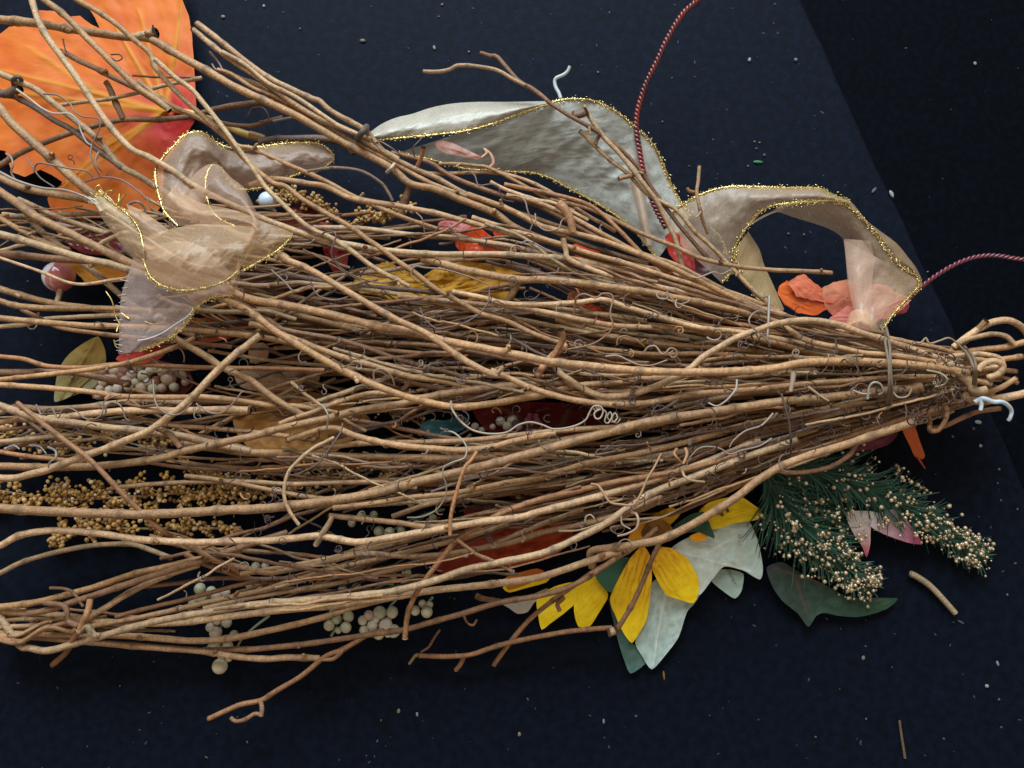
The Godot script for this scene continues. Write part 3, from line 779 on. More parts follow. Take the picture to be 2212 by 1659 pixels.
# ------------------------------------------------------------------ millet seed heads
func spray(label: String, spine: Array, hs: Array, width: float, n: int, c: Color, sd: int, rmin := 2.4, rmax := 4.6):
	var r2 := RandomNumberGenerator.new()
	r2.seed = sd
	var sp := catmull(path(spine, hs), 5.0)
	var mid: Vector3 = sp[sp.size() / 2]
	var t := thing("millet_spray", label, "seed head", at(mid.x, mid.y, mid.z), "golden brown dried seed heads")
	stem("stalk", t, spine, hs, 3.5, 1.6, lin(0.30, 0.17, 0.07))
	var low := SphereMesh.new()
	low.radius = 1.0; low.height = 2.0; low.radial_segments = 7; low.rings = 4
	var la := low.get_mesh_arrays()
	var lv: PackedVector3Array = la[Mesh.ARRAY_VERTEX]
	var ln: PackedVector3Array = la[Mesh.ARRAY_NORMAL]
	var li: PackedInt32Array = la[Mesh.ARRAY_INDEX]
	var v := PackedVector3Array()
	var nr := PackedVector3Array()
	var uv := PackedVector2Array()
	var col := PackedColorArray()
	var idx := PackedInt32Array()
	var branches := maxi(6, n / 14)
	for k in branches:
		var i := int((k + r2.randf()) / branches * (sp.size() - 1))
		var root: Vector3 = sp[i]
		var dirv: Vector3 = (sp[mini(i + 3, sp.size() - 1)] - sp[maxi(i - 3, 0)]).normalized()
		var side := Vector3(-dirv.y, dirv.x, 0) * (1.0 if r2.randf() < 0.5 else -1.0)
		var fade := 1.0 - 0.5 * absf(float(i) / sp.size() - 0.5)
		var tip := root + (side * r2.randf_range(0.25, 1.0) + dirv * r2.randf_range(0.3, 1.3)) * width * fade
		tip.z = root.z + r2.randf_range(-4, 5)
		stem("branchlet", t, [root.x, root.y, (root.x + tip.x) * 0.5 + dirv.x * 4, (root.y + tip.y) * 0.5 + dirv.y * 4, tip.x, tip.y], [root.z, tip.z], 1.3, 0.8, lin(0.34, 0.18, 0.06), "tendril", 4)
		for m in 14:
			var f := r2.randf_range(0.15, 1.1)
			var q := root.lerp(tip, f) + Vector3(r2.randfn(0, 6.5), r2.randfn(0, 6.5), r2.randfn(0, 1.6))
			var s := r2.randf_range(rmin, rmax) * px(q.y, q.z)
			var b := Basis.from_euler(Vector3(r2.randf() * TAU, r2.randf() * TAU, 0)).scaled_local(Vector3(s, s * 1.3, s))
			var w := at(q.x, q.y, maxf(q.z, 1.5))
			var tone := r2.randf_range(0.55, 1.35)
			var cc := Color(c.r * tone, c.g * tone * r2.randf_range(0.9, 1.1), c.b * tone)
			if r2.randf() < 0.2:
				cc = lin(0.66, 0.47, 0.24)
			var o := v.size()
			for a in lv.size():
				v.append(w + b * lv[a])
				nr.append((b * ln[a]).normalized())
				uv.append(Vector2.ZERO)
				col.append(cc)
			for a in li:
				idx.append(o + a)
	var part_o := part("seeds", arrays(v, nr, uv, col, idx), mats.seed, t)
	part_o.set_meta("kind", "stuff")

func make_millet():
	var c := lin(0.47, 0.255, 0.075)
	spray("golden brown seed head running in from the left edge under the thick lower twigs", [560, 1066, 470, 1062, 370, 1066, 250, 1075, 130, 1078, 0, 1060, -60, 1050], [14, 12, 9, 8], 46, 900, c, 1, 2.8, 5.0)
	spray("seed head on the left just above the thickest long twig, paler grains", [420, 940, 330, 944, 230, 950, 120, 946, 20, 938, -60, 930], [14, 12, 9], 38, 480, c, 2, 2.8, 5.0)
	spray("narrow seed head along the underside of the long pale lower twig at left", [520, 1140, 420, 1142, 330, 1142, 240, 1142, 160, 1148, 110, 1166], [12, 9, 7], 32, 340, c, 3, 3.0, 5.6)
	spray("dense dark seed head in the lower middle of the bundle", [860, 1010, 780, 1016, 690, 1030, 590, 1044, 500, 1030, 420, 1024], [12, 11, 10], 40, 620, c * 0.85, 4, 2.6, 4.6)
	spray("small seed head showing in the dark gap under the upper twigs", [900, 440, 860, 452, 810, 470, 760, 484], [14, 12, 10], 24, 150, c, 5, 3.2, 5.4)
	spray("small seed head by the pearly bead right of the knotted ribbon", [740, 470, 700, 446, 660, 428, 620, 420, 580, 440], [12, 11, 10], 24, 200, c * 0.9, 6)
	spray("dark seed head beside the teal leaf under the middle twigs", [930, 940, 900, 912, 860, 896, 830, 884], [14, 13, 12], 22, 90, c * 0.6, 7)

# ------------------------------------------------------------------ fir sprigs with gilt beads
func fir(label: String, spine: Array, hs: Array, width: float, needles: int, beads: int, sd: int):
	var r2 := RandomNumberGenerator.new()
	r2.seed = sd
	var sp := catmull(path(spine, hs), 4.0)
	var mid: Vector3 = sp[sp.size() / 2]
	var t := thing("fir_sprig", label, "fir sprig", at(mid.x, mid.y, mid.z), "green fir sprigs with gilt beads")
	stem("stem", t, spine, hs, 4.0, 1.8, lin(0.05, 0.06, 0.03))
	var v := PackedVector3Array()
	var nr := PackedVector3Array()
	var uv := PackedVector2Array()
	var col := PackedColorArray()
	var idx := PackedInt32Array()
	var tips := []
	for k in needles:
		var f := pow(r2.randf(), 0.85)
		var i := int(f * (sp.size() - 1))
		var root: Vector3 = sp[i]
		var dirv: Vector3 = (sp[mini(i + 3, sp.size() - 1)] - sp[maxi(i - 3, 0)])
		dirv.z = 0
		dirv = dirv.normalized()
		var ang := r2.randf() * TAU
		var side := Vector3(-dirv.y, dirv.x, 0) * cos(ang)
		var L := width * (1.0 - 0.66 * f) * r2.randf_range(0.45, 1.2) * (1.0 + 0.5 * wave.get_noise_1d(f * 900.0 + sd * 77.0))
		var tip := root + side * L * r2.randf_range(0.5, 0.95) + dirv * L * r2.randf_range(0.35, 1.1)
		tip.z = maxf(1.0, root.z + sin(ang) * L * 0.13)
		tips.append([tip, f])
		var bend := (root + tip) * 0.5 + dirv * L * 0.08
		var wv := Vector3(-(tip - root).y, (tip - root).x, 0).normalized() * r2.randf_range(1.3, 2.1)
		var g := r2.randf_range(0.55, 1.4)
		var c0 := lin(0.024 * g, 0.074 * g, 0.044 * g)
		var o := v.size()
		for q in [[root, 1.0], [bend, 1.0], [tip, 0.35]]:
			for s in [-1.0, 0.0, 1.0]:
				var p: Vector3 = q[0] + wv * s * q[1]
				v.append(at(p.x, p.y, p.z + (0.35 if s == 0.0 else 0.0)))
				nr.append((Vector3.UP + Vector3(wv.x, 0, wv.y).normalized() * s * 0.6).normalized())
				uv.append(Vector2.ZERO)
				col.append(c0)
		for q in 2:
			for s in 2:
				var a := o + q * 3 + s
				idx.append_array([a, a + 3, a + 1, a + 1, a + 3, a + 4])
	var nm := part("needles", arrays(v, nr, uv, col, idx), mats.needle, t)
	nm.set_meta("kind", "stuff")
	var low := SphereMesh.new()
	low.radius = 1.0; low.height = 2.0; low.radial_segments = 9; low.rings = 5
	var la := low.get_mesh_arrays()
	var lv: PackedVector3Array = la[Mesh.ARRAY_VERTEX]
	var ln: PackedVector3Array = la[Mesh.ARRAY_NORMAL]
	var li: PackedInt32Array = la[Mesh.ARRAY_INDEX]
	v = PackedVector3Array(); nr = PackedVector3Array(); uv = PackedVector2Array(); col = PackedColorArray(); idx = PackedInt32Array()
	for k in beads:
		var e: Array = tips[r2.randi() % tips.size()]
		if e[1] < 0.12 and r2.randf() < 0.7:
			continue
		var p: Vector3 = e[0]
		for m in r2.randi_range(1, 3):
			var q := p + Vector3(r2.randfn(0, 5.0), r2.randfn(0, 5.0), r2.randf_range(0.5, 3.5))
			var s := lerpf(1.8, 4.9, pow(r2.randf(), 1.4)) * px(q.y, q.z)
			var w := at(q.x, q.y, q.z)
			var g := r2.randf_range(0.6, 1.15)
			var cc := lin(0.62 * g, 0.46 * g, 0.28 * g)
			var o := v.size()
			for a in lv.size():
				v.append(w + lv[a] * s)
				nr.append(ln[a])
				uv.append(Vector2.ZERO)
				col.append(cc)
			for a in li:
				idx.append(o + a)
	var bm := part("gilt_beads", arrays(v, nr, uv, col, idx), mats.bead, t)
	bm.set_meta("kind", "stuff")

func make_fir():
	fir("dark bushy inner fir sprig pressed against the underside of the bundle", [1630, 985, 1670, 1020, 1720, 1060, 1780, 1100, 1836, 1150], [13, 12, 10, 8, 6], 104, 900, 110, 13)
	fir("longer green fir sprig with gilt beads, its tip pointing right onto the bare cloth", [1690, 1000, 1780, 1020, 1880, 1060, 1990, 1120, 2110, 1200], [16, 14, 11, 8, 5], 104, 1300, 380, 11)
	fir("shorter bushy fir sprig with gilt beads above the dark green leaf", [1650, 1030, 1690, 1090, 1750, 1160, 1820, 1220, 1872, 1262], [15, 14, 12, 9, 6], 112, 1200, 380, 12)

# ------------------------------------------------------------------ sheer ribbons with metallic edging
func spread(d: Array, hs: Array, n: int) -> Array:
	var c := catmull(path(d, hs), 3.0)
	var run := [0.0]
	for i in range(1, c.size()):
		run.append(run[i - 1] + Vector2(c[i].x - c[i - 1].x, c[i].y - c[i - 1].y).length())
	var out := []
	var j := 0
	for i in n:
		var want: float = run[run.size() - 1] * i / (n - 1.0)
		while j < run.size() - 2 and run[j + 1] < want:
			j += 1
		var f: float = clampf((want - run[j]) / maxf(1e-5, run[j + 1] - run[j]), 0.0, 1.0)
		out.append(c[j].lerp(c[j + 1], f))
	return out

# one length of ribbon between two edges; edging: "a", "b", "ab" or ""
func band(parent: Node, a: Array, ha: Array, b: Array, hb: Array, bulge: float, edging: String, c: Color, o := {}):
	var n: int = o.get("n", 64)
	var m: int = int(o.get("m", 20) * 1.5)
	var amp: float = o.get("amp", 1.3)
	var sd: float = o.get("seed", 0.0)
	var pa := spread(a, ha, n)
	var pb := spread(b, hb, n)
	var v := PackedVector3Array()
	var uv := PackedVector2Array()
	var col := PackedColorArray()
	var spots: float = o.get("spots", 0.0)
	for i in n:
		for j in m:
			var s := j / (m - 1.0)
			var q: Vector3 = pa[i].lerp(pb[i], s)
			q.z += bulge * sin(PI * s)
			# lengthwise folds and small puckers
			q.z += amp * (sin(PI * s) * 0.7 + 0.3) * (0.8 * wave.get_noise_2d(q.x * 0.8 + sd * 500.0, q.y * 0.8) + 0.10 * wave.get_noise_2d(q.x * 2.4, q.y * 2.4 + sd * 200.0) + 0.30 * wave.get_noise_2d(s * 90.0 + sd * 20.0, i * 2.5 + 90.0) + 0.9 * (0.35 - absf(wave.get_noise_2d((q.x + q.y * 0.6) * 1.0 + sd * 90.0, (q.y - q.x * 0.4) * 0.45))))
			v.append(at(q.x, q.y, q.z))
			uv.append(Vector2(i * 0.06, s * 1.2))
			var k := 1.0 + 0.08 * wave.get_noise_2d(q.x * 3.0, q.y * 3.0)
			var cc := Color(c.r * k, c.g * k, c.b * k)
			if spots > 0.0:
				var sp := clampf((fine.get_noise_2d(q.x * 2.4 + 40.0, q.y * 2.4) - 0.36) * 4.0, 0.0, 1.0) * spots
				cc = cc.lerp(lin(0.42, 0.12, 0.10), sp)
			var rim := 0.0
			if edging.contains("a"):
				rim = maxf(rim, smoothstep(9.0, 3.0, pa[i].distance_to(q)))
			if edging.contains("b"):
				rim = maxf(rim, smoothstep(9.0, 3.0, pb[i].distance_to(q)))
			cc = cc.lerp(lin(0.50, 0.36, 0.10), rim * 0.7)
			col.append(Color(minf(0.9, cc.r * 1.5), minf(0.85, cc.g * 1.36), minf(0.8, cc.b * 1.2)))
	var sheet := part("sheer_band", grid_mesh(v, uv, col, m, n), mats[o.get("cloth", "sheer")], parent)
	if edging.contains("a"):
		edge(sheet, pa, parent)
	if edging.contains("b"):
		edge(sheet, pb, parent)

func edge(sheet: Node, pts: Array, _parent: Node):
	var p := PackedVector3Array()
	var r := PackedFloat32Array()
	var col := PackedColorArray()
	var dense := catmull(pts, 1.6)
	var k := 0
	for q in dense:
		var w := at(q.x, q.y, q.z + 0.2)
		p.append(w)
		var u := px(q.y, q.z)
		r.append(u * (2.1 + 1.0 * sin(k * 1.25 + 2.0 * fine.get_noise_1d(k * 2.0)) + 1.3 * fine.get_noise_1d(k * 9.0)))
		var g := 0.75 + 0.7 * fine.get_noise_1d(k * 14.0 + 300.0)
		col.append(lin(0.80 * g, 0.60 * g, 0.22 * g))
		k += 1
	var ar := tube(p, r, col, 7, 1500.0, 2.0).surface_get_arrays(0)
	var v: PackedVector3Array = ar[Mesh.ARRAY_VERTEX]
	var nr: PackedVector3Array = ar[Mesh.ARRAY_NORMAL]
	var uv: PackedVector2Array = ar[Mesh.ARRAY_TEX_UV]
	var cc: PackedColorArray = ar[Mesh.ARRAY_COLOR]
	var idx: PackedInt32Array = ar[Mesh.ARRAY_INDEX]
	# stitched metal flakes along the edge
	var r2 := RandomNumberGenerator.new()
	r2.seed = int(absf(pts[0].x) * 7.0 + absf(pts[0].y))
	for i in range(1, dense.size() - 1):
		if r2.randf() > 0.55:
			continue
		var q: Vector3 = dense[i]
		var u := px(q.y, q.z)
		var t := (p[i + 1] - p[i - 1]).normalized()
		var side := t.cross(Vector3.UP).normalized()
		var w := p[i] + side * u * r2.randfn(0, 3.6) + Vector3.UP * u * r2.randf_range(0.5, 2.5)
		var along := (t + side * r2.randf_range(-0.9, 0.9)).normalized() * u * r2.randf_range(1.8, 4.2)
		var across := along.cross(Vector3.UP).normalized() * u * r2.randf_range(0.8, 1.6)
		var up := (Vector3.UP + side * r2.randf_range(-0.9, 0.9) + t * r2.randf_range(-0.6, 0.6)).normalized() * u * 1.1
		var g := r2.randf_range(0.55, 1.25)
		var c := lin(minf(0.95, 0.80 * g), minf(0.9, 0.62 * g), 0.26 * g)
		var o := v.size()
		for s in [along, across, up, -along, -across, -up]:
			v.append(w + s)
			nr.append((s.normalized() + up.normalized() * 0.3).normalized())
			uv.append(Vector2.ZERO)
			cc.append(c)
		for f in [[0, 1, 2], [1, 3, 2], [3, 4, 2], [4, 0, 2], [1, 0, 5], [3, 1, 5], [4, 3, 5], [0, 4, 5]]:
			idx.append_array([o + f[0], o + f[1], o + f[2]])
	part("gold_edging", arrays(v, nr, uv, cc, idx), mats.gold, sheet)

func thread(parent: Node, d: Array, hs: Array, r: float, c: Color, m := "gold"):
	stem("loose_thread", parent, d, hs, r, r * 0.7, c, m, 5)

func make_ribbons():
	var cream := lin(0.58, 0.47, 0.33)
	var pale := lin(0.50, 0.50, 0.44)
	var gold := lin(0.60, 0.42, 0.12)
	# long ribbon behind the top of the bundle
	var t := thing("ribbon", "long sheer cream ribbon with gold edges arching behind the upper side of the bundle", "ribbon", at(1150, 300, 25))
	band(t, [796, 288, 824, 268, 856, 254, 890, 246, 930, 233, 975, 224, 1030, 220, 1090, 220, 1150, 219, 1196, 218], [30, 30, 34, 36], [800, 306, 830, 302, 880, 297, 940, 291, 1000, 284, 1060, 269, 1110, 251, 1150, 237, 1196, 222], [34, 38, 40, 38], 5, "b", pale, {"cloth": "sheer_dense", "seed": 1.0, "amp": 2.2, "n": 72})
	band(t, [1150, 238, 1186, 224, 1214, 216, 1254, 214, 1290, 220, 1326, 238, 1358, 262, 1388, 288, 1416, 320, 1434, 358, 1448, 394, 1470, 436, 1490, 470], [36, 38, 36, 28, 20, 16], [860, 330, 900, 338, 950, 350, 1000, 364, 1050, 369, 1100, 371, 1150, 374, 1190, 386, 1230, 408, 1282, 436, 1330, 466, 1378, 508, 1420, 560], [24, 22, 18, 16, 14, 13], 2, "ab", lin(0.47, 0.52, 0.50), {"cloth": "sheer_dense", "seed": 2.0, "amp": 3.0, "spots": 0.55, "n": 90, "m": 30})
	band(t, [1330, 330, 1350, 380, 1366, 430, 1378, 480, 1390, 530], [20, 16, 14], [1362, 318, 1382, 376, 1394, 430, 1402, 480, 1410, 530], [24, 20, 16], 4, "", lin(0.6, 0.45, 0.36), {"cloth": "sheer_dense", "seed": 3.0, "amp": 1.0, "m": 8, "n": 30})
	# right loop
	t = thing("ribbon", "sheer beige ribbon loop standing open above the narrow right part of the bundle", "ribbon", at(1750, 520, 25))
	band(t, [1440, 500, 1442, 480, 1452, 462, 1470, 446, 1502, 426, 1540, 411, 1582, 403, 1640, 404, 1702, 406, 1768, 407, 1806, 424, 1836, 434], [14, 18, 26, 34, 38, 38], [1560, 612, 1584, 580, 1585, 545, 1602, 507, 1628, 473, 1646, 455, 1676, 443, 1728, 437, 1760, 435, 1794, 434, 1816, 436, 1838, 438], [18, 24, 32, 40, 42, 40], 4, "ab", lin(0.55, 0.45, 0.35), {"cloth": "sheer_loop", "seed": 4.0, "amp": 2.0, "spots": 0.25, "n": 80})
	band(t, [1600, 500, 1630, 476, 1672, 458, 1716, 470, 1762, 484, 1794, 496, 1822, 518, 1834, 560, 1846, 620, 1866, 684], [30, 26, 24, 22, 18, 16], [1690, 442, 1740, 437, 1794, 435, 1820, 441, 1846, 456, 1872, 482, 1906, 526, 1940, 571, 1988, 605, 1966, 640], [41, 41, 40, 36, 30, 24], 3, "b", cream, {"cloth": "sheer_loop", "seed": 5.0, "amp": 2.0, "n": 80})
	band(t, [1806, 424, 1838, 436, 1870, 474, 1897, 496, 1936, 525, 1962, 556, 1980, 580, 1992, 604], [38, 34, 28, 24], [1838, 446, 1860, 474, 1892, 500, 1905, 526, 1923, 550, 1940, 571, 1968, 586, 1987, 604], [36, 33, 30, 25], 2, "", lin(0.5, 0.36, 0.22), {"cloth": "sheer_loop", "seed": 6.0, "amp": 1.0, "m": 8})
	band(t, [1822, 518, 1828, 560, 1834, 600, 1846, 640, 1852, 690, 1840, 716], [26, 24, 22, 24, 28], [1988, 606, 1984, 624, 1966, 640, 1932, 676, 1906, 712, 1890, 724], [24, 22, 22, 26, 30], 5, "b", lin(0.54, 0.42, 0.34), {"cloth": "sheer_loop", "seed": 7.0, "amp": 2.4, "n": 50})
	band(t, [1823, 516, 1827, 560, 1832, 610, 1842, 660, 1856, 700], [28, 27, 27, 30], [1880, 520, 1888, 560, 1884, 610, 1882, 660, 1880, 704], [30, 30, 29, 31], 3, "", lin(0.62, 0.46, 0.38), {"cloth": "sheer_loop", "seed": 8.0, "amp": 1.2, "m": 10, "n": 36})
	band(t, [1586, 541, 1592, 576, 1612, 612, 1640, 648, 1676, 690], [32, 30, 30, 32], [1616, 500, 1640, 538, 1650, 570, 1668, 610, 1694, 668], [24, 22, 24, 30], 3, "a", lin(0.56, 0.42, 0.22), {"cloth": "sheer_loop", "seed": 9.0, "amp": 1.6, "m": 12, "n": 40})
	band(t, [1826, 700, 1836, 676, 1852, 668, 1872, 672, 1890, 690, 1900, 720], [30, 34, 32], [1816, 730, 1840, 716, 1856, 706, 1868, 708, 1880, 720, 1884, 736], [34, 40, 36], 4, "", lin(0.56, 0.42, 0.26), {"cloth": "sheer_loop", "seed": 10.0, "amp": 2.4, "m": 10, "n": 40})
	edge(t, spread([1534, 492, 1550, 506, 1562, 526, 1570, 550], [20, 20], 24), t)
	# the knotted ribbon on top of the twigs, left
	t = thing("ribbon", "crumpled sheer ribbon knotted on top of the twigs with frayed lilac tail", "ribbon", at(400, 540, 60))
	band(t, [722, 336, 700, 316, 676, 309, 638, 309, 600, 312, 560, 318, 520, 322, 490, 318, 462, 304, 444, 290, 426, 285, 398, 293, 375, 316, 352, 341, 336, 370, 339, 404, 346, 432, 356, 458, 384, 488], [36, 38, 44, 50, 54, 58, 60], [722, 344, 704, 360, 684, 370, 650, 374, 606, 392, 570, 404, 530, 410, 506, 402, 490, 382, 480, 366, 472, 358, 462, 356, 452, 364, 446, 382, 444, 404, 448, 430, 456, 452, 476, 474, 510, 490], [36, 36, 40, 44, 48, 52, 56], 5, "ab", lin(0.60, 0.45, 0.34), {"seed": 11.0, "amp": 3.4, "n": 110, "m": 24})
	band(t, [380, 396, 400, 420, 440, 440, 500, 452, 548, 470, 560, 492], [58, 62, 64], [350, 440, 380, 462, 430, 478, 490, 486, 540, 494, 556, 506], [60, 66, 66], 5, "", lin(0.60, 0.44, 0.31), {"seed": 12.0, "amp": 2.0, "n": 44})
	band(t, [384, 440, 400, 400, 440, 360, 470, 356, 500, 384, 530, 410, 560, 470], [52, 56, 54], [400, 480, 430, 450, 450, 430, 470, 432, 500, 440, 530, 452, 556, 488], [58, 62, 64], 3, "", lin(0.6, 0.45, 0.36), {"seed": 13.0, "amp": 2.0, "n": 44})
	# big round lobe
	band(t, [308, 514, 334, 504, 366, 496, 396, 489, 428, 484, 462, 485, 496, 487, 530, 488, 554, 490, 556, 504, 550, 530], [64, 68, 70, 68, 64], [309, 560, 318, 584, 327, 600, 345, 614, 366, 623, 388, 627, 412, 627, 440, 622, 470, 614, 492, 604, 516, 584], [66, 70, 72, 70, 66], 10, "b", lin(0.63, 0.45, 0.30), {"seed": 14.0, "amp": 3.2, "n": 76, "m": 28, "spots": 0.12})
	band(t, [316, 536, 350, 526, 390, 520, 430, 530, 470, 560, 500, 590], [60, 62, 62], [318, 580, 340, 606, 370, 616, 410, 618, 450, 612, 490, 600], [62, 64, 64], 3, "", lin(0.5, 0.38, 0.27), {"seed": 15.0, "amp": 2.0})
	# upper left tail, frayed
	band(t, [203, 430, 210, 452, 222, 474, 246, 506, 264, 530, 282, 550, 300, 566, 314, 574], [58, 60, 63, 66], [214, 412, 232, 430, 254, 446, 272, 460, 287, 474, 297, 490, 304, 506, 310, 536], [60, 63, 66, 70], 2.5, "b", lin(0.62, 0.47, 0.32), {"seed": 16.0, "amp": 1.2, "n": 60})
	band(t, [272, 440, 300, 452, 334, 474, 366, 497], [62, 64, 66], [286, 474, 300, 492, 312, 508, 326, 518], [66, 67, 67], 2, "", lin(0.60, 0.44, 0.31), {"seed": 17.0, "amp": 1.0, "n": 36, "m": 12})
	# lower lilac tail
	band(t, [288, 556, 278, 590, 266, 622, 260, 654, 258, 690, 257, 726, 256, 765], [56, 55, 54, 54], [488, 606, 504, 634, 470, 640, 446, 648, 424, 666, 402, 700, 378, 724, 340, 744, 300, 759], [60, 60, 58, 56, 54], 3, "b", lin(0.52, 0.43, 0.42), {"seed": 18.0, "amp": 2.6, "n": 70, "m": 26, "spots": 0.1})
	band(t, [516, 560, 500, 600, 470, 620, 430, 628, 400, 632], [62, 62, 60], [520, 590, 512, 622, 490, 640, 450, 646, 420, 664], [60, 60, 58], 2, "", lin(0.5, 0.36, 0.29), {"seed": 19.0, "amp": 1.4, "n": 30, "m": 10})
	# short tail on the right
	band(t, [548, 470, 576, 482, 606, 492, 634, 502], [60, 58, 55], [522, 586, 552, 570, 590, 548, 612, 530, 632, 510], [60, 58, 56], 2, "b", lin(0.52, 0.37, 0.21), {"seed": 20.0, "amp": 1.6, "n": 36, "m": 14})
	# frayed threads
	for k in 16:
		var f := k / 15.0
		var x := lerpf(203, 236, f)
		var y := lerpf(440, 428, f)
		thread(t, [x + 14, y + 16, x + 2, y, x - 10 - rng.randf() * 14, y - 6 + rng.randf_range(-16, 12)], [62, 61, 60], 0.9, lin(0.62, 0.55, 0.4), "tendril")
	for w in [[212, 420, 206, 408, 214, 400, 222, 412], [222, 424, 230, 414, 244, 412, 238, 420], [258, 444, 262, 430, 270, 420, 262, 436], [196, 424, 206, 420, 220, 424], [258, 420, 256, 438, 252, 446]]:
		thread(t, w, [64, 66, 64], 2.2, gold)
	for w in [[229, 630, 240, 646, 246, 664, 248, 680, 258, 698], [252, 716, 254, 708, 260, 700], [246, 734, 250, 748, 256, 752], [262, 676, 280, 690, 275, 684], [312, 694, 330, 700, 352, 696]]:
		thread(t, w, [57, 56], 1.6, gold)
	thread(t, [298, 736, 320, 732, 350, 720, 380, 700, 404, 684, 418, 668], [62, 63, 62], 2.0, lin(0.42, 0.42, 0.44), "wire")
	for k in 14:
		var y := lerpf(580, 760, k / 13.0)
		var x := lerpf(276, 256, clampf((y - 580) / 90.0, 0, 1))
		thread(t, [x + 8, y, x - 3 - rng.randf() * 8, y + rng.randf_range(-4, 7)], [56, 54], 0.7, lin(0.6, 0.52, 0.5), "tendril")

# ------------------------------------------------------------------ twisted wires, loose bits
func rope(called: String, label: String, d: Array, hs: Array, r: float, c0: Color, c1: Color, pitch: float):
	var p := catmull(path(d, hs), 1.5)
	var mid: Vector3 = p[p.size() / 2]
	var t := thing(called, label, "wire", at(mid.x, mid.y, mid.z))
	for s in 2:
		var v := PackedVector3Array()
		var rad := PackedFloat32Array()
		var col := PackedColorArray()
		for i in p.size():
			var q: Vector3 = p[i]
			var a: Vector3 = p[maxi(i - 1, 0)]
			var b: Vector3 = p[mini(i + 1, p.size() - 1)]
			var tv := (at(b.x, b.y, b.z) - at(a.x, a.y, a.z)).normalized()
			var sv := tv.cross(Vector3.UP).normalized()
			var ph := i * pitch + s * PI
			var u := px(q.y, q.z)
			v.append(at(q.x, q.y, q.z) + (sv * cos(ph) + Vector3.UP * sin(ph)) * r * 0.55 * u)
			rad.append(r * 0.62 * u)
			var f := clampf(0.5 + 0.9 * wave.get_noise_1d(i * 1.3), 0.0, 1.0)
			col.append(c0.lerp(c1, f))
		part("strand", tube(v, rad, col, 6), mats.wire, t)

func make_wires():
	rope("twisted_wire", "dark red twisted wire rising from the ribbon to the top edge", [1514, -6, 1496, 10, 1478, 26, 1462, 48, 1448, 72, 1434, 98, 1420, 130, 1406, 158, 1394, 184, 1386, 208, 1379, 232, 1375, 256, 1375, 284, 1380, 318, 1387, 358, 1394, 388, 1404, 422, 1420, 458, 1438, 492], [46, 44, 40, 34, 30, 26, 22], 5.6, lin(0.06, 0.018, 0.02), lin(0.24, 0.022, 0.016), 0.5)
	rope("twisted_wire", "plum red twisted wire arching from the right ribbon loop to the right edge", [1960, 650, 1984, 626, 2010, 604, 2040, 584, 2070, 568, 2100, 557, 2130, 552, 2160, 553, 2190, 558, 2230, 562], [16, 24, 30, 34, 36], 4.6, lin(0.13, 0.035, 0.055), lin(0.20, 0.03, 0.035), 0.42)
	# white bits
	var t := thing("plastic_scrap", "milky white curled plastic scrap caught on the tied end of the bundle", "scrap", at(2150, 872, 50))
	stem("strip", t, [2106, 868, 2118, 860, 2130, 862, 2146, 868, 2164, 868, 2178, 876, 2185, 888, 2182, 902, 2178, 908], [52, 54, 52, 48, 46], 5.5, 4.0, lin(0.62, 0.68, 0.72), "plastic")
	stem("strip", t, [2116, 862, 2120, 874, 2118, 886], [53, 52], 5, 4, lin(0.62, 0.68, 0.72), "plastic")
	t = thing("plastic_thread", "small pale grey kinked thread standing above the top of the long ribbon", "thread", at(1210, 180, 30))
	stem("strip", t, [1231, 143, 1226, 154, 1216, 162, 1202, 168, 1198, 176, 1201, 190, 1207, 200, 1211, 212], [34, 32, 30, 30], 3.6, 4.2, lin(0.50, 0.56, 0.52), "plastic")

# ------------------------------------------------------------------ the twigs
const TONES := [Color(0.54, 0.290, 0.122), Color(0.54, 0.345, 0.178), Color(0.34, 0.162, 0.076), Color(0.47, 0.208, 0.082), Color(0.21, 0.127, 0.090), Color(0.62, 0.375, 0.190)]

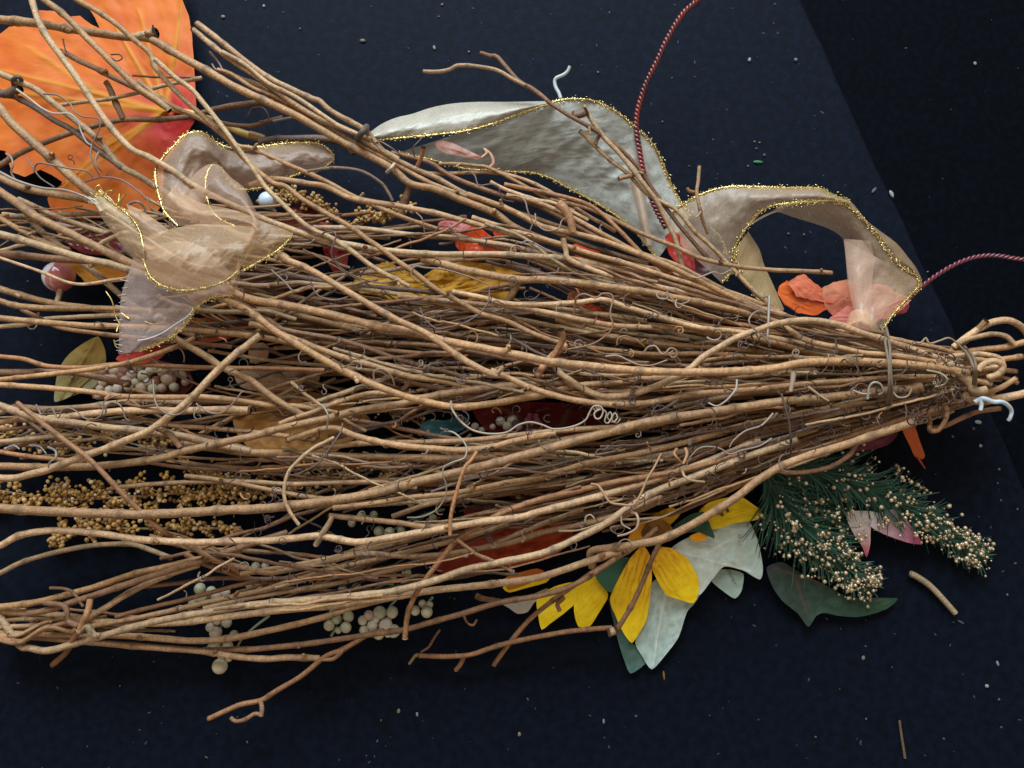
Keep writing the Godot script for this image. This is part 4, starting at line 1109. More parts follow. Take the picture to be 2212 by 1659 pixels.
func twig(d: Array, r: float, hs: Array, tone := 0, o := {}) -> Node3D:
	var p := catmull(path(d, hs), 5.0)
	var v := PackedVector3Array()
	var rad := PackedFloat32Array()
	var col := PackedColorArray()
	var sd := rng.randf() * 1000.0
	var c: Color = TONES[tone] * rng.randf_range(0.74, 1.16)
	c = c.lerp(Color(c.g * 1.55, c.g * 1.0, c.g * 0.62), rng.randf() * 0.35)
	var taper: float = o.get("taper", 0.0)
	var wob: float = o.get("wobble", 0.32)
	# knots along the stem
	var knots := []
	var kx := rng.randf_range(30, 120)
	var total := p.size() * 5.0
	while kx < total - 15:
		knots.append(kx)
		kx += rng.randf_range(90, 260)
	var run := 0.0
	for i in p.size():
		var q: Vector3 = p[i]
		if i > 0:
			run += Vector2(q.x - p[i - 1].x, q.y - p[i - 1].y).length()
		var w := wob * 1.6
		q.x += w * wave.get_noise_2d(run * 1.4, sd)
		q.y += w * wave.get_noise_2d(run * 1.4, sd + 500.0)
		q.z += wob * 1.4 * wave.get_noise_2d(run * 0.8, sd + 900.0)
		var u := px(q.y, q.z)
		var f := float(i) / maxf(1.0, p.size() - 1.0)
		var rr := r * 0.99 * (1.0 - taper * f) * (1.0 + 0.10 * wave.get_noise_2d(run * 2.0, sd + 77.0))
		var dark := 1.0
		for k in knots:
			var e: float = (run - k) / (r * 0.9 + 1.0)
			if absf(e) < 3.0:
				rr *= 1.0 + 0.22 * exp(-e * e)
				dark *= 1.0 - 0.45 * exp(-e * e * 1.4)
		v.append(at(q.x, q.y, q.z))
		rad.append(rr * u)
		var g := dark * (1.0 + 0.22 * wave.get_noise_2d(run * 0.9, sd + 31.0))
		var mixg := clampf(0.5 + 1.2 * wave.get_noise_2d(run * 0.6, sd + 63.0), 0.0, 1.0)
		var cc := c.lerp(Color(c.r * 0.80, c.g * 0.74, c.b * 0.70), mixg * 0.6)
		col.append(Color(cc.r * g, cc.g * g, cc.b * g))
	var node := part("twig" if total > 75.0 else "side_twig", tube(v, rad, col, o.get("seg", 9), 0.0, 0.0, 0.42), mats.bark, bundle)
	if o.get("cut", "") != "":
		for e in [0, 1]:
			if (e == 0 and o.cut.contains("a")) or (e == 1 and o.cut.contains("b")):
				var i := 0 if e == 0 else v.size() - 1
				var dirv := (v[0] - v[1]).normalized() if e == 0 else (v[i] - v[i - 1]).normalized()
				cut_end(node, v[i] + dirv * rad[i] * 0.1, dirv, rad[i] * 1.06)
	# side stubs, curls and tendrils at the knots
	var busy: float = o.get("busy", 0.6)
	for k in knots:
		var i: int = clampi(int(k / maxf(run, 1.0) * p.size()), 1, p.size() - 2)
		var q: Vector3 = p[i]
		if q.x < -20 or q.x > 2230 or q.y < -20 or q.y > 1680:
			continue
		var roll := rng.randf()
		if roll < busy * 0.3:
			curl(q + Vector3(0, 0, r * 0.22 + 0.6), rng.randf() * TAU, rng.randf_range(16, 56), rng.randf_range(1.3, 2.1))
		elif roll < busy:
			stub(node, q, p[i + 1] - p[i - 1], r)
	return node

func cut_end(parent: Node, p: Vector3, dirv: Vector3, r: float):
	var v := PackedVector3Array()
	var nr := PackedVector3Array()
	var uv := PackedVector2Array()
	var col := PackedColorArray()
	var idx := PackedInt32Array()
	var s := dirv.cross(Vector3.UP)
	if s.length() < 0.05:
		s = dirv.cross(Vector3.RIGHT)
	s = s.normalized()
	var u := dirv.cross(s)
	for ring in [[0.0, 0.10, lin(0.16, 0.09, 0.05)], [0.25, 0.12, lin(0.34, 0.23, 0.13)], [0.8, 0.1, lin(0.52, 0.38, 0.24)], [1.0, -0.1, lin(0.34, 0.2, 0.1)], [1.02, -0.5, lin(0.3, 0.17, 0.08)]]:
		for k in 12:
			var a := TAU * k / 12.0
			var rr: float = r * ring[0] * (1.0 + 0.07 * sin(a * 3.0 + p.x * 900.0))
			v.append(p + (s * cos(a) + u * sin(a)) * rr + dirv * r * ring[1])
			nr.append(dirv)
			uv.append(Vector2.ZERO)
			col.append(ring[2])
	for a in 4:
		for k in 12:
			var i := a * 12 + k
			var j := a * 12 + (k + 1) % 12
			idx.append_array([i, i + 12, j, j, i + 12, j + 12])
	part("cut_end", arrays(v, nr, uv, col, idx), mats.cut, parent)

func stub(parent: Node, q: Vector3, along: Vector3, r: float):
	var dirv := Vector2(along.x, along.y).normalized().rotated((1.0 if rng.randf() < 0.5 else -1.0) * rng.randf_range(0.4, 1.3))
	if rng.randf() < 0.5:
		dirv = -dirv
	var L := rng.randf_range(5, 17)
	var c: Color = TONES[[0, 2, 3, 1][rng.randi() % 4]] * rng.randf_range(0.8, 1.1)
	var v := PackedVector3Array()
	var rad := PackedFloat32Array()
	var col := PackedColorArray()
	var bend := rng.randf_range(-0.9, 0.9)
	var x := Vector2(q.x, q.y)
	for i in 7:
		var f := i / 6.0
		v.append(at(x.x, x.y, q.z + r * 0.15 + f * rng.randf_range(0.5, 2.5)))
		rad.append(r * lerpf(0.75, 0.45, f) * (1.0 + (0.35 if i == 5 else 0.0)) * px(q.y, q.z))
		col.append(c * lerpf(0.85, 1.15, f))
		x += dirv.rotated(bend * f) * L / 6.0
	part("side_stub", tube(v, rad, col, 7, 0.0, 0.0, 0.4), mats.bark, parent)

# a curling dried tendril: start, heading, length
func curl(q: Vector3, heading: float, length: float, r: float, pale := -1.0):
	var v := PackedVector3Array()
	var rad := PackedFloat32Array()
	var col := PackedColorArray()
	var pos := Vector2(q.x, q.y)
	var bend := rng.randf_range(0.025, 0.10) * (1.0 if rng.randf() < 0.5 else -1.0)
	var grow := rng.randf_range(0.6, 3.2)
	var k := rng.randf() if pale < 0.0 else pale
	var c := lin(0.085, 0.05, 0.042).lerp(lin(0.30, 0.22, 0.16), k * k)
	if rng.randf() < 0.25:
		c = lin(0.30, 0.14, 0.06)
	var rise := rng.randf_range(1.0, 6.0)
	var n := int(length / 2.2)
	for i in n:
		var f := float(i) / n
		v.append(at(pos.x, pos.y, q.z + rise * sin(f * PI * 0.8) + 0.8 * sin(f * 9.0)))
		rad.append(r * (1.0 - 0.45 * f) * px(pos.y, q.z))
		col.append(c * (1.0 + 0.3 * fine.get_noise_1d(i * 3.0)))
		heading += bend * 2.2 * (1.0 + grow * f * f * 2.0)
		pos += Vector2(cos(heading), sin(heading)) * 2.2
	part("tendril", tube(v, rad, col, 6, 0.0, 0.0, 0.3), mats.tendril, bundle)

func tend(d: Array, hs: Array, r: float, c: Color):
	stem("tendril", bundle, d, hs, r * 0.72, r * 0.5, Color(c.r * 0.72, c.g * 0.65, c.b * 0.58), "tendril", 7)

func make_bundle():
	bundle = thing("twig_bundle", "large fan of dry tan vine twigs with curling tendrils, tied at the right end", "twig bundle", at(1200, 850, 30))
	traced_upper_left()
	traced_middle()
	traced_lower()
	traced_right_end()
	traced_tendrils()
	filler()
	ties()
	fine_stems()

func traced_upper_left():
	twig([-30, 36, 0, 42, 78, 50, 167, 65, 260, 78, 312, 81, 336, 90, 378, 115, 443, 151, 508, 188, 576, 220, 640, 250, 703, 286, 755, 315, 839, 359, 886, 396, 938, 408, 990, 429, 1068, 460, 1123, 496, 1250, 545, 1400, 600, 1560, 655, 1690, 705, 1860, 750], 9.2, [46, 48, 50, 48, 44, 42, 40, 36], 0, {"taper": 0.3, "busy": 0.2})
	stub(bundle, Vector3(322, 78, 48), Vector3(0.3, -1, 0), 13)
	twig([300, 78, 322, 74, 338, 70], 9, [49, 50], 1, {"busy": 0.0, "cut": "b"})
	twig([886, 398, 882, 412, 872, 440, 866, 462], 8, [41, 36], 2, {"busy": 0.0})
	twig([61, -40, 69, 0, 83, 44, 104, 83, 135, 125, 161, 161, 193, 208, 221, 250, 247, 284, 286, 323, 325, 341, 378, 372, 417, 400, 482, 434, 547, 464, 625, 494, 703, 518, 769, 531, 834, 541, 938, 549, 1068, 549, 1123, 552, 1198, 557, 1250, 562, 1330, 580, 1407, 592, 1560, 635, 1670, 680, 1800, 735, 1960, 790], 7.2, [58, 60, 60, 56, 52, 46, 40], 1, {"taper": 0.12, "busy": 0.15})
	twig([70, -30, 96, 0, 125, 21, 156, 49, 182, 76, 221, 115, 260, 154, 299, 190, 339, 216, 366, 238], 7.0, [58, 58, 56, 54], 0, {"busy": 0.2, "cut": "b"})
	twig([300, 176, 340, 208, 378, 232, 443, 263, 508, 312, 547, 322, 625, 357, 703, 391, 780, 432, 900, 480, 1060, 530, 1250, 590, 1450, 640], 5.6, [46, 48, 44, 40, 34], 0, {"taper": 0.2})
	twig([140, -20, 167, 0, 208, 23, 247, 49, 284, 81, 312, 104, 328, 122, 336, 146, 357, 172, 391, 208, 443, 255, 482, 289, 529, 344, 586, 393, 617, 403, 651, 429, 703, 460, 755, 489, 795, 518, 821, 535, 860, 565, 899, 591, 938, 622, 990, 651, 1042, 679, 1094, 694, 1160, 724, 1225, 744, 1329, 757, 1407, 765, 1537, 764, 1700, 770, 1850, 775], 6.0, [60, 58, 56, 56, 55, 52, 46, 38], 0, {"taper": 0.12, "busy": 0.2})
	twig([333, 128, 341, 133, 378, 167, 414, 193, 443, 227, 482, 276, 508, 312, 547, 365, 573, 403, 612, 442, 664, 489, 714, 513, 755, 539, 808, 578, 860, 606, 884, 618], 5.4, [62, 60, 58, 54], 1, {"busy": 0.2})
	twig([-30, 145, 0, 159, 34, 174, 78, 193, 117, 224, 156, 255, 195, 286, 221, 312, 260, 357, 299, 380, 333, 401, 380, 430, 460, 480, 560, 530], 7.0, [56, 56, 54, 48, 40], 1, {"busy": 0.2})
	twig([0, 202, 16, 206, 34, 210, 78, 234, 117, 260, 156, 281, 195, 312, 234, 341, 262, 362], 6.2, [50, 50, 52], 4, {"busy": 0.4})
	twig([-5, 200, 12, 203, 30, 196, 44, 190], 9.0, [52, 54], 4, {"busy": 0.0, "cut": "ab"})
	twig([-30, 200, 0, 234, 26, 266, 65, 302, 104, 336, 143, 372, 182, 406, 210, 428, 260, 470], 9.8, [52, 54, 52, 46], 0, {"busy": 0.15})
	twig([133, 112, 141, 115, 169, 130, 208, 148, 247, 169, 286, 187, 312, 203, 360, 232], 6.2, [44, 46, 46], 2, {"busy": 0.1, "cut": "a"})
	twig([-20, 362, 0, 357, 39, 333, 91, 310, 156, 286, 221, 268, 273, 258, 352, 258, 417, 250, 443, 242, 495, 229, 560, 221, 620, 218], 6.0, [32, 34, 36, 36, 34], 2, {"busy": 0.15})
	twig([227, 176, 232, 182, 240, 198, 255, 234, 266, 256], 6.5, [42, 40, 37], 2, {"busy": 0.0})
	twig([130, 227, 182, 220, 234, 214, 299, 200, 352, 185, 417, 172, 436, 168], 4.2, [40, 42, 40], 1, {"busy": 0.2})
	twig([286, 163, 352, 167, 426, 167], 2.4, [36, 36], 2, {"busy": 0.1})
	twig([424, 49, 469, 83, 521, 125, 576, 165, 625, 190, 672, 212, 690, 218, 716, 240, 781, 276, 797, 289, 830, 328, 886, 360, 938, 382, 1010, 420, 1100, 455, 1240, 520, 1400, 570], 6.4, [48, 50, 50, 46, 40, 34], 5, {"taper": 0.25, "busy": 0.15, "cut": "a"})
	twig([417, 62, 456, 96, 508, 135, 547, 160, 599, 198, 651, 234, 690, 255, 768, 289, 800, 312, 860, 344], 6.4, [46, 48, 48, 44], 5, {"busy": 0.1, "cut": "a"})
	twig([480, 112, 530, 140, 580, 180, 640, 210, 690, 244, 740, 276, 800, 300], 4.8, [50, 50, 48], 1, {"busy": 0.1})
	twig([482, 154, 520, 170, 560, 186, 620, 232, 690, 266, 760, 304, 840, 346, 940, 400, 1060, 440, 1200, 486, 1330, 530, 1480, 590], 5.6, [42, 44, 44, 40, 36], 0, {"taper": 0.2})
	twig([470, 150, 500, 160, 547, 190, 600, 212, 660, 246, 720, 290, 800, 335], 4.6, [45, 46, 42], 0, {"busy": 0.2})
	twig([426, 250, 470, 236, 520, 228, 570, 222, 590, 234], 5.0, [26, 28, 30], 2, {"busy": 0.2})
	twig([440, 252, 480, 266, 540, 272, 576, 262, 610, 254], 5.0, [28, 28, 30], 2)
	twig([560, 308, 590, 302, 640, 300, 690, 300, 740, 308, 765, 330], 8.5, [24, 24, 24], 4, {"busy": 0.1})
	twig([664, 370, 690, 366, 729, 362, 781, 370, 821, 393, 836, 412, 848, 434], 3.4, [52, 54, 50], 4, {"busy": 0.0})
	# loose fine branch standing up at the top
	twig([1037, 114, 1060, 121, 1074, 123, 1099, 152, 1123, 177, 1150, 192, 1172, 208, 1190, 224, 1230, 250, 1277, 276, 1303, 294, 1342, 324, 1380, 364, 1420, 424, 1470, 490, 1530, 560], 4.6, [40, 46, 50, 50, 44, 36], 2, {"busy": 0.55, "cut": "a"})
	twig([913, 154, 945, 155, 972, 150, 990, 141, 1029, 143, 1060, 148, 1081, 155, 1110, 172, 1134, 184], 4.2, [46, 48, 50], 5, {"busy": 0.0, "cut": "a", "wobble": 0.4})
	twig([1262, 228, 1271, 248, 1303, 294, 1342, 336, 1381, 385, 1417, 432, 1433, 463, 1459, 518, 1469, 557, 1477, 584], 5.2, [48, 48, 46, 44], 1, {"busy": 0.1})
	twig([1238, 250, 1256, 246, 1268, 240], 9, [48, 50], 4, {"busy": 0.0, "cut": "ab"})
	twig([1253, 283, 1282, 312, 1316, 344, 1355, 374, 1400, 420, 1459, 453, 1501, 500, 1537, 533, 1576, 574, 1640, 640, 1680, 670], 4.6, [42, 44, 40, 34], 1, {"busy": 0.3, "cut": "a"})
	twig([1336, 386, 1352, 382, 1376, 376], 4.6, [46, 46], 3, {"busy": 0.0, "cut": "a"})
	twig([1286, 312, 1290, 302, 1294, 294], 4.4, [45, 46], 3, {"busy": 0.0})
	twig([1511, 357, 1508, 390, 1505, 418, 1512, 452, 1518, 476, 1529, 504], 4.0, [52, 50, 40], 1, {"busy": 0.2, "cut": "a"})
	twig([1505, 416, 1490, 413, 1484, 406], 3.6, [49, 50], 3, {"busy": 0.0})
	twig([1090, 398, 1140, 408, 1170, 414, 1225, 427, 1277, 445, 1316, 476, 1355, 515, 1389, 549, 1441, 588, 1500, 620], 4.6, [44, 46, 48, 46], 3, {"busy": 0.3})
	twig([1190, 430, 1277, 452, 1381, 502, 1459, 533, 1511, 557, 1589, 575, 1670, 583, 1740, 586, 1797, 589], 4.8, [44, 48, 50, 48], 0, {"busy": 0.3, "cut": "b"})
	twig([948, 354, 990, 354, 1030, 358, 1058, 363, 1123, 396, 1180, 428, 1240, 456], 3.8, [42, 42, 44], 0, {"busy": 0.3})
	twig([858, 360, 924, 374, 990, 374, 1058, 372, 1120, 384, 1180, 410, 1260, 460, 1330, 500], 4.4, [38, 40, 42], 0, {"busy": 0.4})
	twig([846, 330, 890, 340, 930, 352, 960, 372, 1000, 392, 1080, 420, 1150, 440, 1230, 480, 1320, 530], 5.0, [40, 42, 40], 2, {"busy": 0.4})
	twig([1058, 392, 1094, 410, 1160, 432, 1200, 440, 1270, 476], 4.2, [44, 44], 5, {"busy": 0.2, "cut": "a"})
	twig([900, 362, 910, 340, 914, 318], 4.5, [42, 50], 3, {"busy": 0.0, "cut": "b"})

func traced_middle():
	twig([677, 492, 781, 494, 886, 507, 990, 515, 1123, 536, 1200, 560, 1300, 585, 1420, 612, 1560, 650, 1700, 700, 1850, 760], 6.0, [44, 46, 44, 38], 1, {"taper": 0.15})
	twig([540, 400, 590, 386, 660, 396, 703, 403, 755, 427, 808, 437, 860, 445, 938, 460, 1016, 481, 1123, 510, 1200, 526, 1300, 556, 1440, 590, 1600, 640, 1750, 705], 6.4, [38, 46, 48, 44, 36], 0, {"taper": 0.15, "busy": 0.25})
	twig([911, 559, 950, 568, 990, 580, 1068, 596, 1123, 604, 1172, 604, 1250, 611, 1329, 622, 1407, 632, 1459, 643, 1537, 658, 1628, 680, 1740, 718, 1880, 770], 9.0, [50, 54, 52, 44], 0, {"taper": 0.3, "busy": 0.15})
	twig([1120, 604, 1113, 622, 1104, 640, 1097, 652], 8.0, [52, 46], 0, {"busy": 0.0})
	twig([977, 630, 1042, 643, 1094, 656, 1172, 658, 1250, 653, 1303, 647, 1355, 664, 1433, 687, 1511, 708, 1602, 718, 1720, 740, 1850, 770], 5.8, [48, 52, 52, 44], 5, {"busy": 0.25})
	twig([860, 640, 960, 650, 1040, 656, 1094, 660, 1172, 673, 1250, 690, 1329, 704, 1409, 708], 6.2, [44, 50, 54], 0, {"busy": 0.25, "cut": "b"})
	twig([1400, 702, 1485, 712, 1602, 725, 1670, 740, 1780, 766, 1900, 790], 6.0, [48, 48, 44], 0, {"busy": 0.25})
	twig([1150, 655, 1238, 671, 1329, 682, 1396, 694], 5.4, [46, 48], 1, {"busy": 0.2})
	twig([1094, 421, 1160, 437, 1238, 471, 1316, 513, 1381, 546, 1459, 572, 1537, 612, 1615, 653, 1700, 690, 1820, 735, 1960, 780], 5.2, [44, 48, 48, 42], 0, {"busy": 0.3})
	twig([1010, 420, 1094, 450, 1172, 489, 1240, 504, 1303, 520, 1368, 544, 1433, 570, 1500, 602, 1600, 650, 1720, 700], 6.2, [42, 46, 50, 46], 0, {"busy": 0.3})
	twig([1238, 502, 1232, 474, 1220, 452, 1206, 440], 8.0, [50, 52, 52], 3, {"busy": 0.0, "taper": -0.3})
	twig([1020, 470, 1094, 494, 1160, 513, 1212, 528, 1277, 549, 1355, 570, 1433, 596, 1511, 619, 1589, 648, 1660, 680, 1800, 730], 6.0, [44, 50, 48, 42], 0, {"busy": 0.3})
	twig([1216, 512, 1222, 540, 1232, 562, 1303, 591, 1381, 612, 1485, 632, 1563, 653, 1641, 684, 1760, 730, 1900, 776], 6.0, [54, 52, 48, 40], 5, {"busy": 0.25, "cut": "a"})
	twig([1094, 570, 1160, 588, 1200, 600, 1260, 604, 1340, 618, 1430, 628, 1520, 650], 5.4, [46, 46, 44], 4, {"busy": 0.3})
	twig([714, 598, 781, 590, 847, 583, 920, 570, 1000, 560], 5.0, [30, 32], 1)
	twig([500, 610, 560, 617, 638, 611, 700, 616, 782, 625, 873, 638, 964, 658, 1029, 671, 1123, 690, 1250, 715, 1400, 738, 1600, 756], 5.2, [40, 42, 44, 40], 1)
	twig([480, 590, 570, 596, 640, 598, 720, 612, 800, 620, 900, 628, 1000, 640], 6.0, [34, 36, 36], 4)
	# the big front twig
	twig([505, 632, 547, 648, 625, 661, 703, 677, 769, 693, 808, 703, 886, 716, 964, 737, 1042, 752, 1123, 768, 1186, 781, 1277, 791, 1381, 801, 1485, 804, 1589, 802, 1670, 796, 1740, 783, 1844, 781, 1948, 786, 2030, 795, 2090, 806], 9.0, [44, 50, 56, 62, 64, 60, 52], 0, {"taper": 0.05, "busy": 0.25})
	# crossing, S shaped
	twig([1190, 776, 1206, 802, 1225, 818, 1264, 842, 1303, 856, 1355, 853, 1407, 838, 1459, 815, 1485, 801, 1524, 768, 1589, 731, 1636, 713, 1675, 700, 1740, 692, 1805, 700, 1857, 718, 1922, 739, 2000, 765, 2078, 794], 7.2, [46, 54, 56, 58, 60, 58, 54, 46], 5, {"busy": 0.1, "wobble": 0.6})
	twig([596, 552, 612, 559, 664, 580, 729, 617, 795, 656, 860, 692, 925, 723, 990, 770, 1042, 799, 1075, 812], 7.2, [54, 58, 62, 64], 0, {"busy": 0.15})
	twig([1062, 808, 1074, 806, 1090, 790], 7, [63, 66], 1, {"busy": 0, "cut": "b", "taper": 0.4})
	twig([594, 556, 606, 552, 622, 562], 9.5, [55, 55], 0, {"busy": 0})
	twig([1060, 800, 1094, 814, 1133, 832, 1186, 851, 1251, 866, 1329, 874, 1407, 869, 1485, 853, 1589, 845, 1670, 838, 1740, 830, 1850, 822, 1960, 815, 2060, 815], 6.6, [58, 58, 54, 50, 46], 0, {"busy": 0.25})
	twig([478, 642, 515, 660, 547, 679, 599, 718, 664, 757, 729, 794, 795, 826, 860, 851, 925, 869, 990, 879, 1068, 871, 1123, 861, 1172, 853, 1250, 834, 1355, 824, 1459, 812, 1600, 806, 1760, 800], 8.0, [58, 60, 60, 54, 46, 40], 0, {"taper": 0.1, "busy": 0.2})
	twig([540, 700, 573, 708, 651, 739, 729, 768, 808, 791, 880, 812, 964, 825, 1060, 845, 1200, 850, 1350, 845, 1520, 830], 7.2, [48, 50, 48, 42], 0, {"taper": 0.2})
	twig([560, 700, 633, 716, 729, 733, 795, 752, 860, 776, 964, 804, 1068, 832, 1180, 846], 5.2, [44, 46, 44], 2)
	twig([620, 722, 729, 736, 834, 740, 964, 750, 1100, 775, 1240, 800, 1400, 818], 5.4, [34, 36, 36], 2)
	twig([888, 812, 882, 828, 870, 842], 7, [46, 42], 0, {"busy": 0, "taper": 0.3})
	twig([1225, 744, 1190, 772, 1168, 800, 1162, 812], 8, [50, 58], 3, {"busy": 0, "cut": "a"})
	twig([1212, 712, 1216, 730, 1206, 752, 1186, 784], 7, [66, 60], 3, {"busy": 0, "cut": "a"})
	twig([800, 800, 900, 830, 1010, 845, 1120, 838, 1240, 820, 1400, 800], 5.5, [30, 32, 32], 2)
	twig([760, 640, 850, 690, 960, 720, 1080, 735, 1200, 752, 1330, 775, 1480, 790, 1640, 778, 1800, 760], 5.0, [34, 38, 40], 2)
	twig([780, 700, 900, 715, 1050, 735, 1180, 760, 1300, 775], 6.0, [30, 32], 2)
	twig([1200, 690, 1310, 722, 1420, 742, 1540, 750, 1680, 762], 5.6, [42, 42], 0)
	twig([1300, 730, 1400, 750, 1500, 775, 1640, 784, 1780, 776], 5.0, [36, 38], 2)
	# left middle
	twig([-20, 400, 0, 414, 39, 440, 78, 468, 130, 494, 182, 520, 234, 546, 284, 570, 340, 596, 420, 630, 520, 650], 9.2, [46, 48, 48, 42], 0, {"busy": 0.15})
	twig([40, 430, 65, 442, 117, 466, 182, 489, 234, 505, 260, 515, 330, 540], 6.2, [40, 42, 42], 5)
	twig([-20, 500, 0, 506, 52, 520, 104, 536, 182, 559, 234, 570, 279, 583, 350, 606, 450, 640], 8.2, [48, 50, 46], 1, {"busy": 0.15})
	twig([-20, 547, 0, 548, 52, 552, 117, 559, 161, 561, 240, 570, 300, 590], 8.0, [38, 40, 40], 2, {"busy": 0.2})
	twig([60, 466, 70, 479, 104, 513, 156, 552, 208, 591, 247, 625, 286, 658, 340, 690, 420, 726], 7.0, [30, 32, 34, 36], 1, {"busy": 0.2})
	twig([-10, 553, 0, 557, 39, 570, 91, 588, 143, 609, 182, 614, 234, 606, 290, 598], 3.4, [46, 48, 46], 5, {"busy": 0.0})
	twig([-20, 618, 0, 624, 52, 640, 117, 656, 182, 664, 260, 676], 7.2, [32, 30, 28], 0, {"busy": 0.2})
	twig([122, 655, 127, 640, 129, 628], 5.4, [30, 26], 1, {"busy": 0})
	twig([-20, 645, 0, 650, 39, 661, 104, 666, 182, 666, 260, 668, 350, 672, 443, 672, 576, 670, 680, 690, 800, 720], 6.6, [38, 40, 40, 38], 0, {"busy": 0.2})
	twig([-20, 684, 0, 687, 78, 695, 182, 703, 260, 705, 400, 712, 560, 728, 680, 750], 6.6, [40, 42, 42], 0, {"busy": 0.25})
	twig([0, 706, 60, 700, 91, 690, 182, 684, 260, 682, 360, 690], 5.0, [30, 32], 1)
	twig([47, 669, 91, 690, 130, 708, 195, 718, 260, 726, 380, 736, 500, 750], 4.8, [34, 36, 34], 3)
	twig([-20, 468, 0, 468, 78, 466, 182, 462, 260, 462, 340, 470], 5.2, [34, 36], 1)
	twig([-20, 460, 0, 471, 39, 494, 78, 515, 109, 528, 150, 540], 6.0, [42, 40], 0)
	twig([-20, 378, 0, 385, 52, 406, 130, 422, 195, 432, 260, 455, 330, 480], 8.0, [40, 42, 40], 0)
	twig([200, 540, 225, 522, 262, 506, 290, 500], 5.0, [48, 48], 1, {"busy": 0.0, "cut": "a"})
	# right of the knot
	twig([340, 640, 388, 660, 443, 671, 510, 674, 576, 672, 640, 690], 5.0, [48, 46], 1)
	twig([372, 724, 388, 737, 443, 768, 482, 794, 521, 812, 547, 825, 580, 852, 620, 878, 660, 900], 7.4, [46, 48, 46], 0, {"busy": 0.2})
	twig([378, 738, 370, 728, 360, 722], 8, [47, 50], 3, {"busy": 0, "cut": "b"})
	twig([480, 625, 520, 650, 580, 690, 620, 720], 6.0, [44, 44], 2)

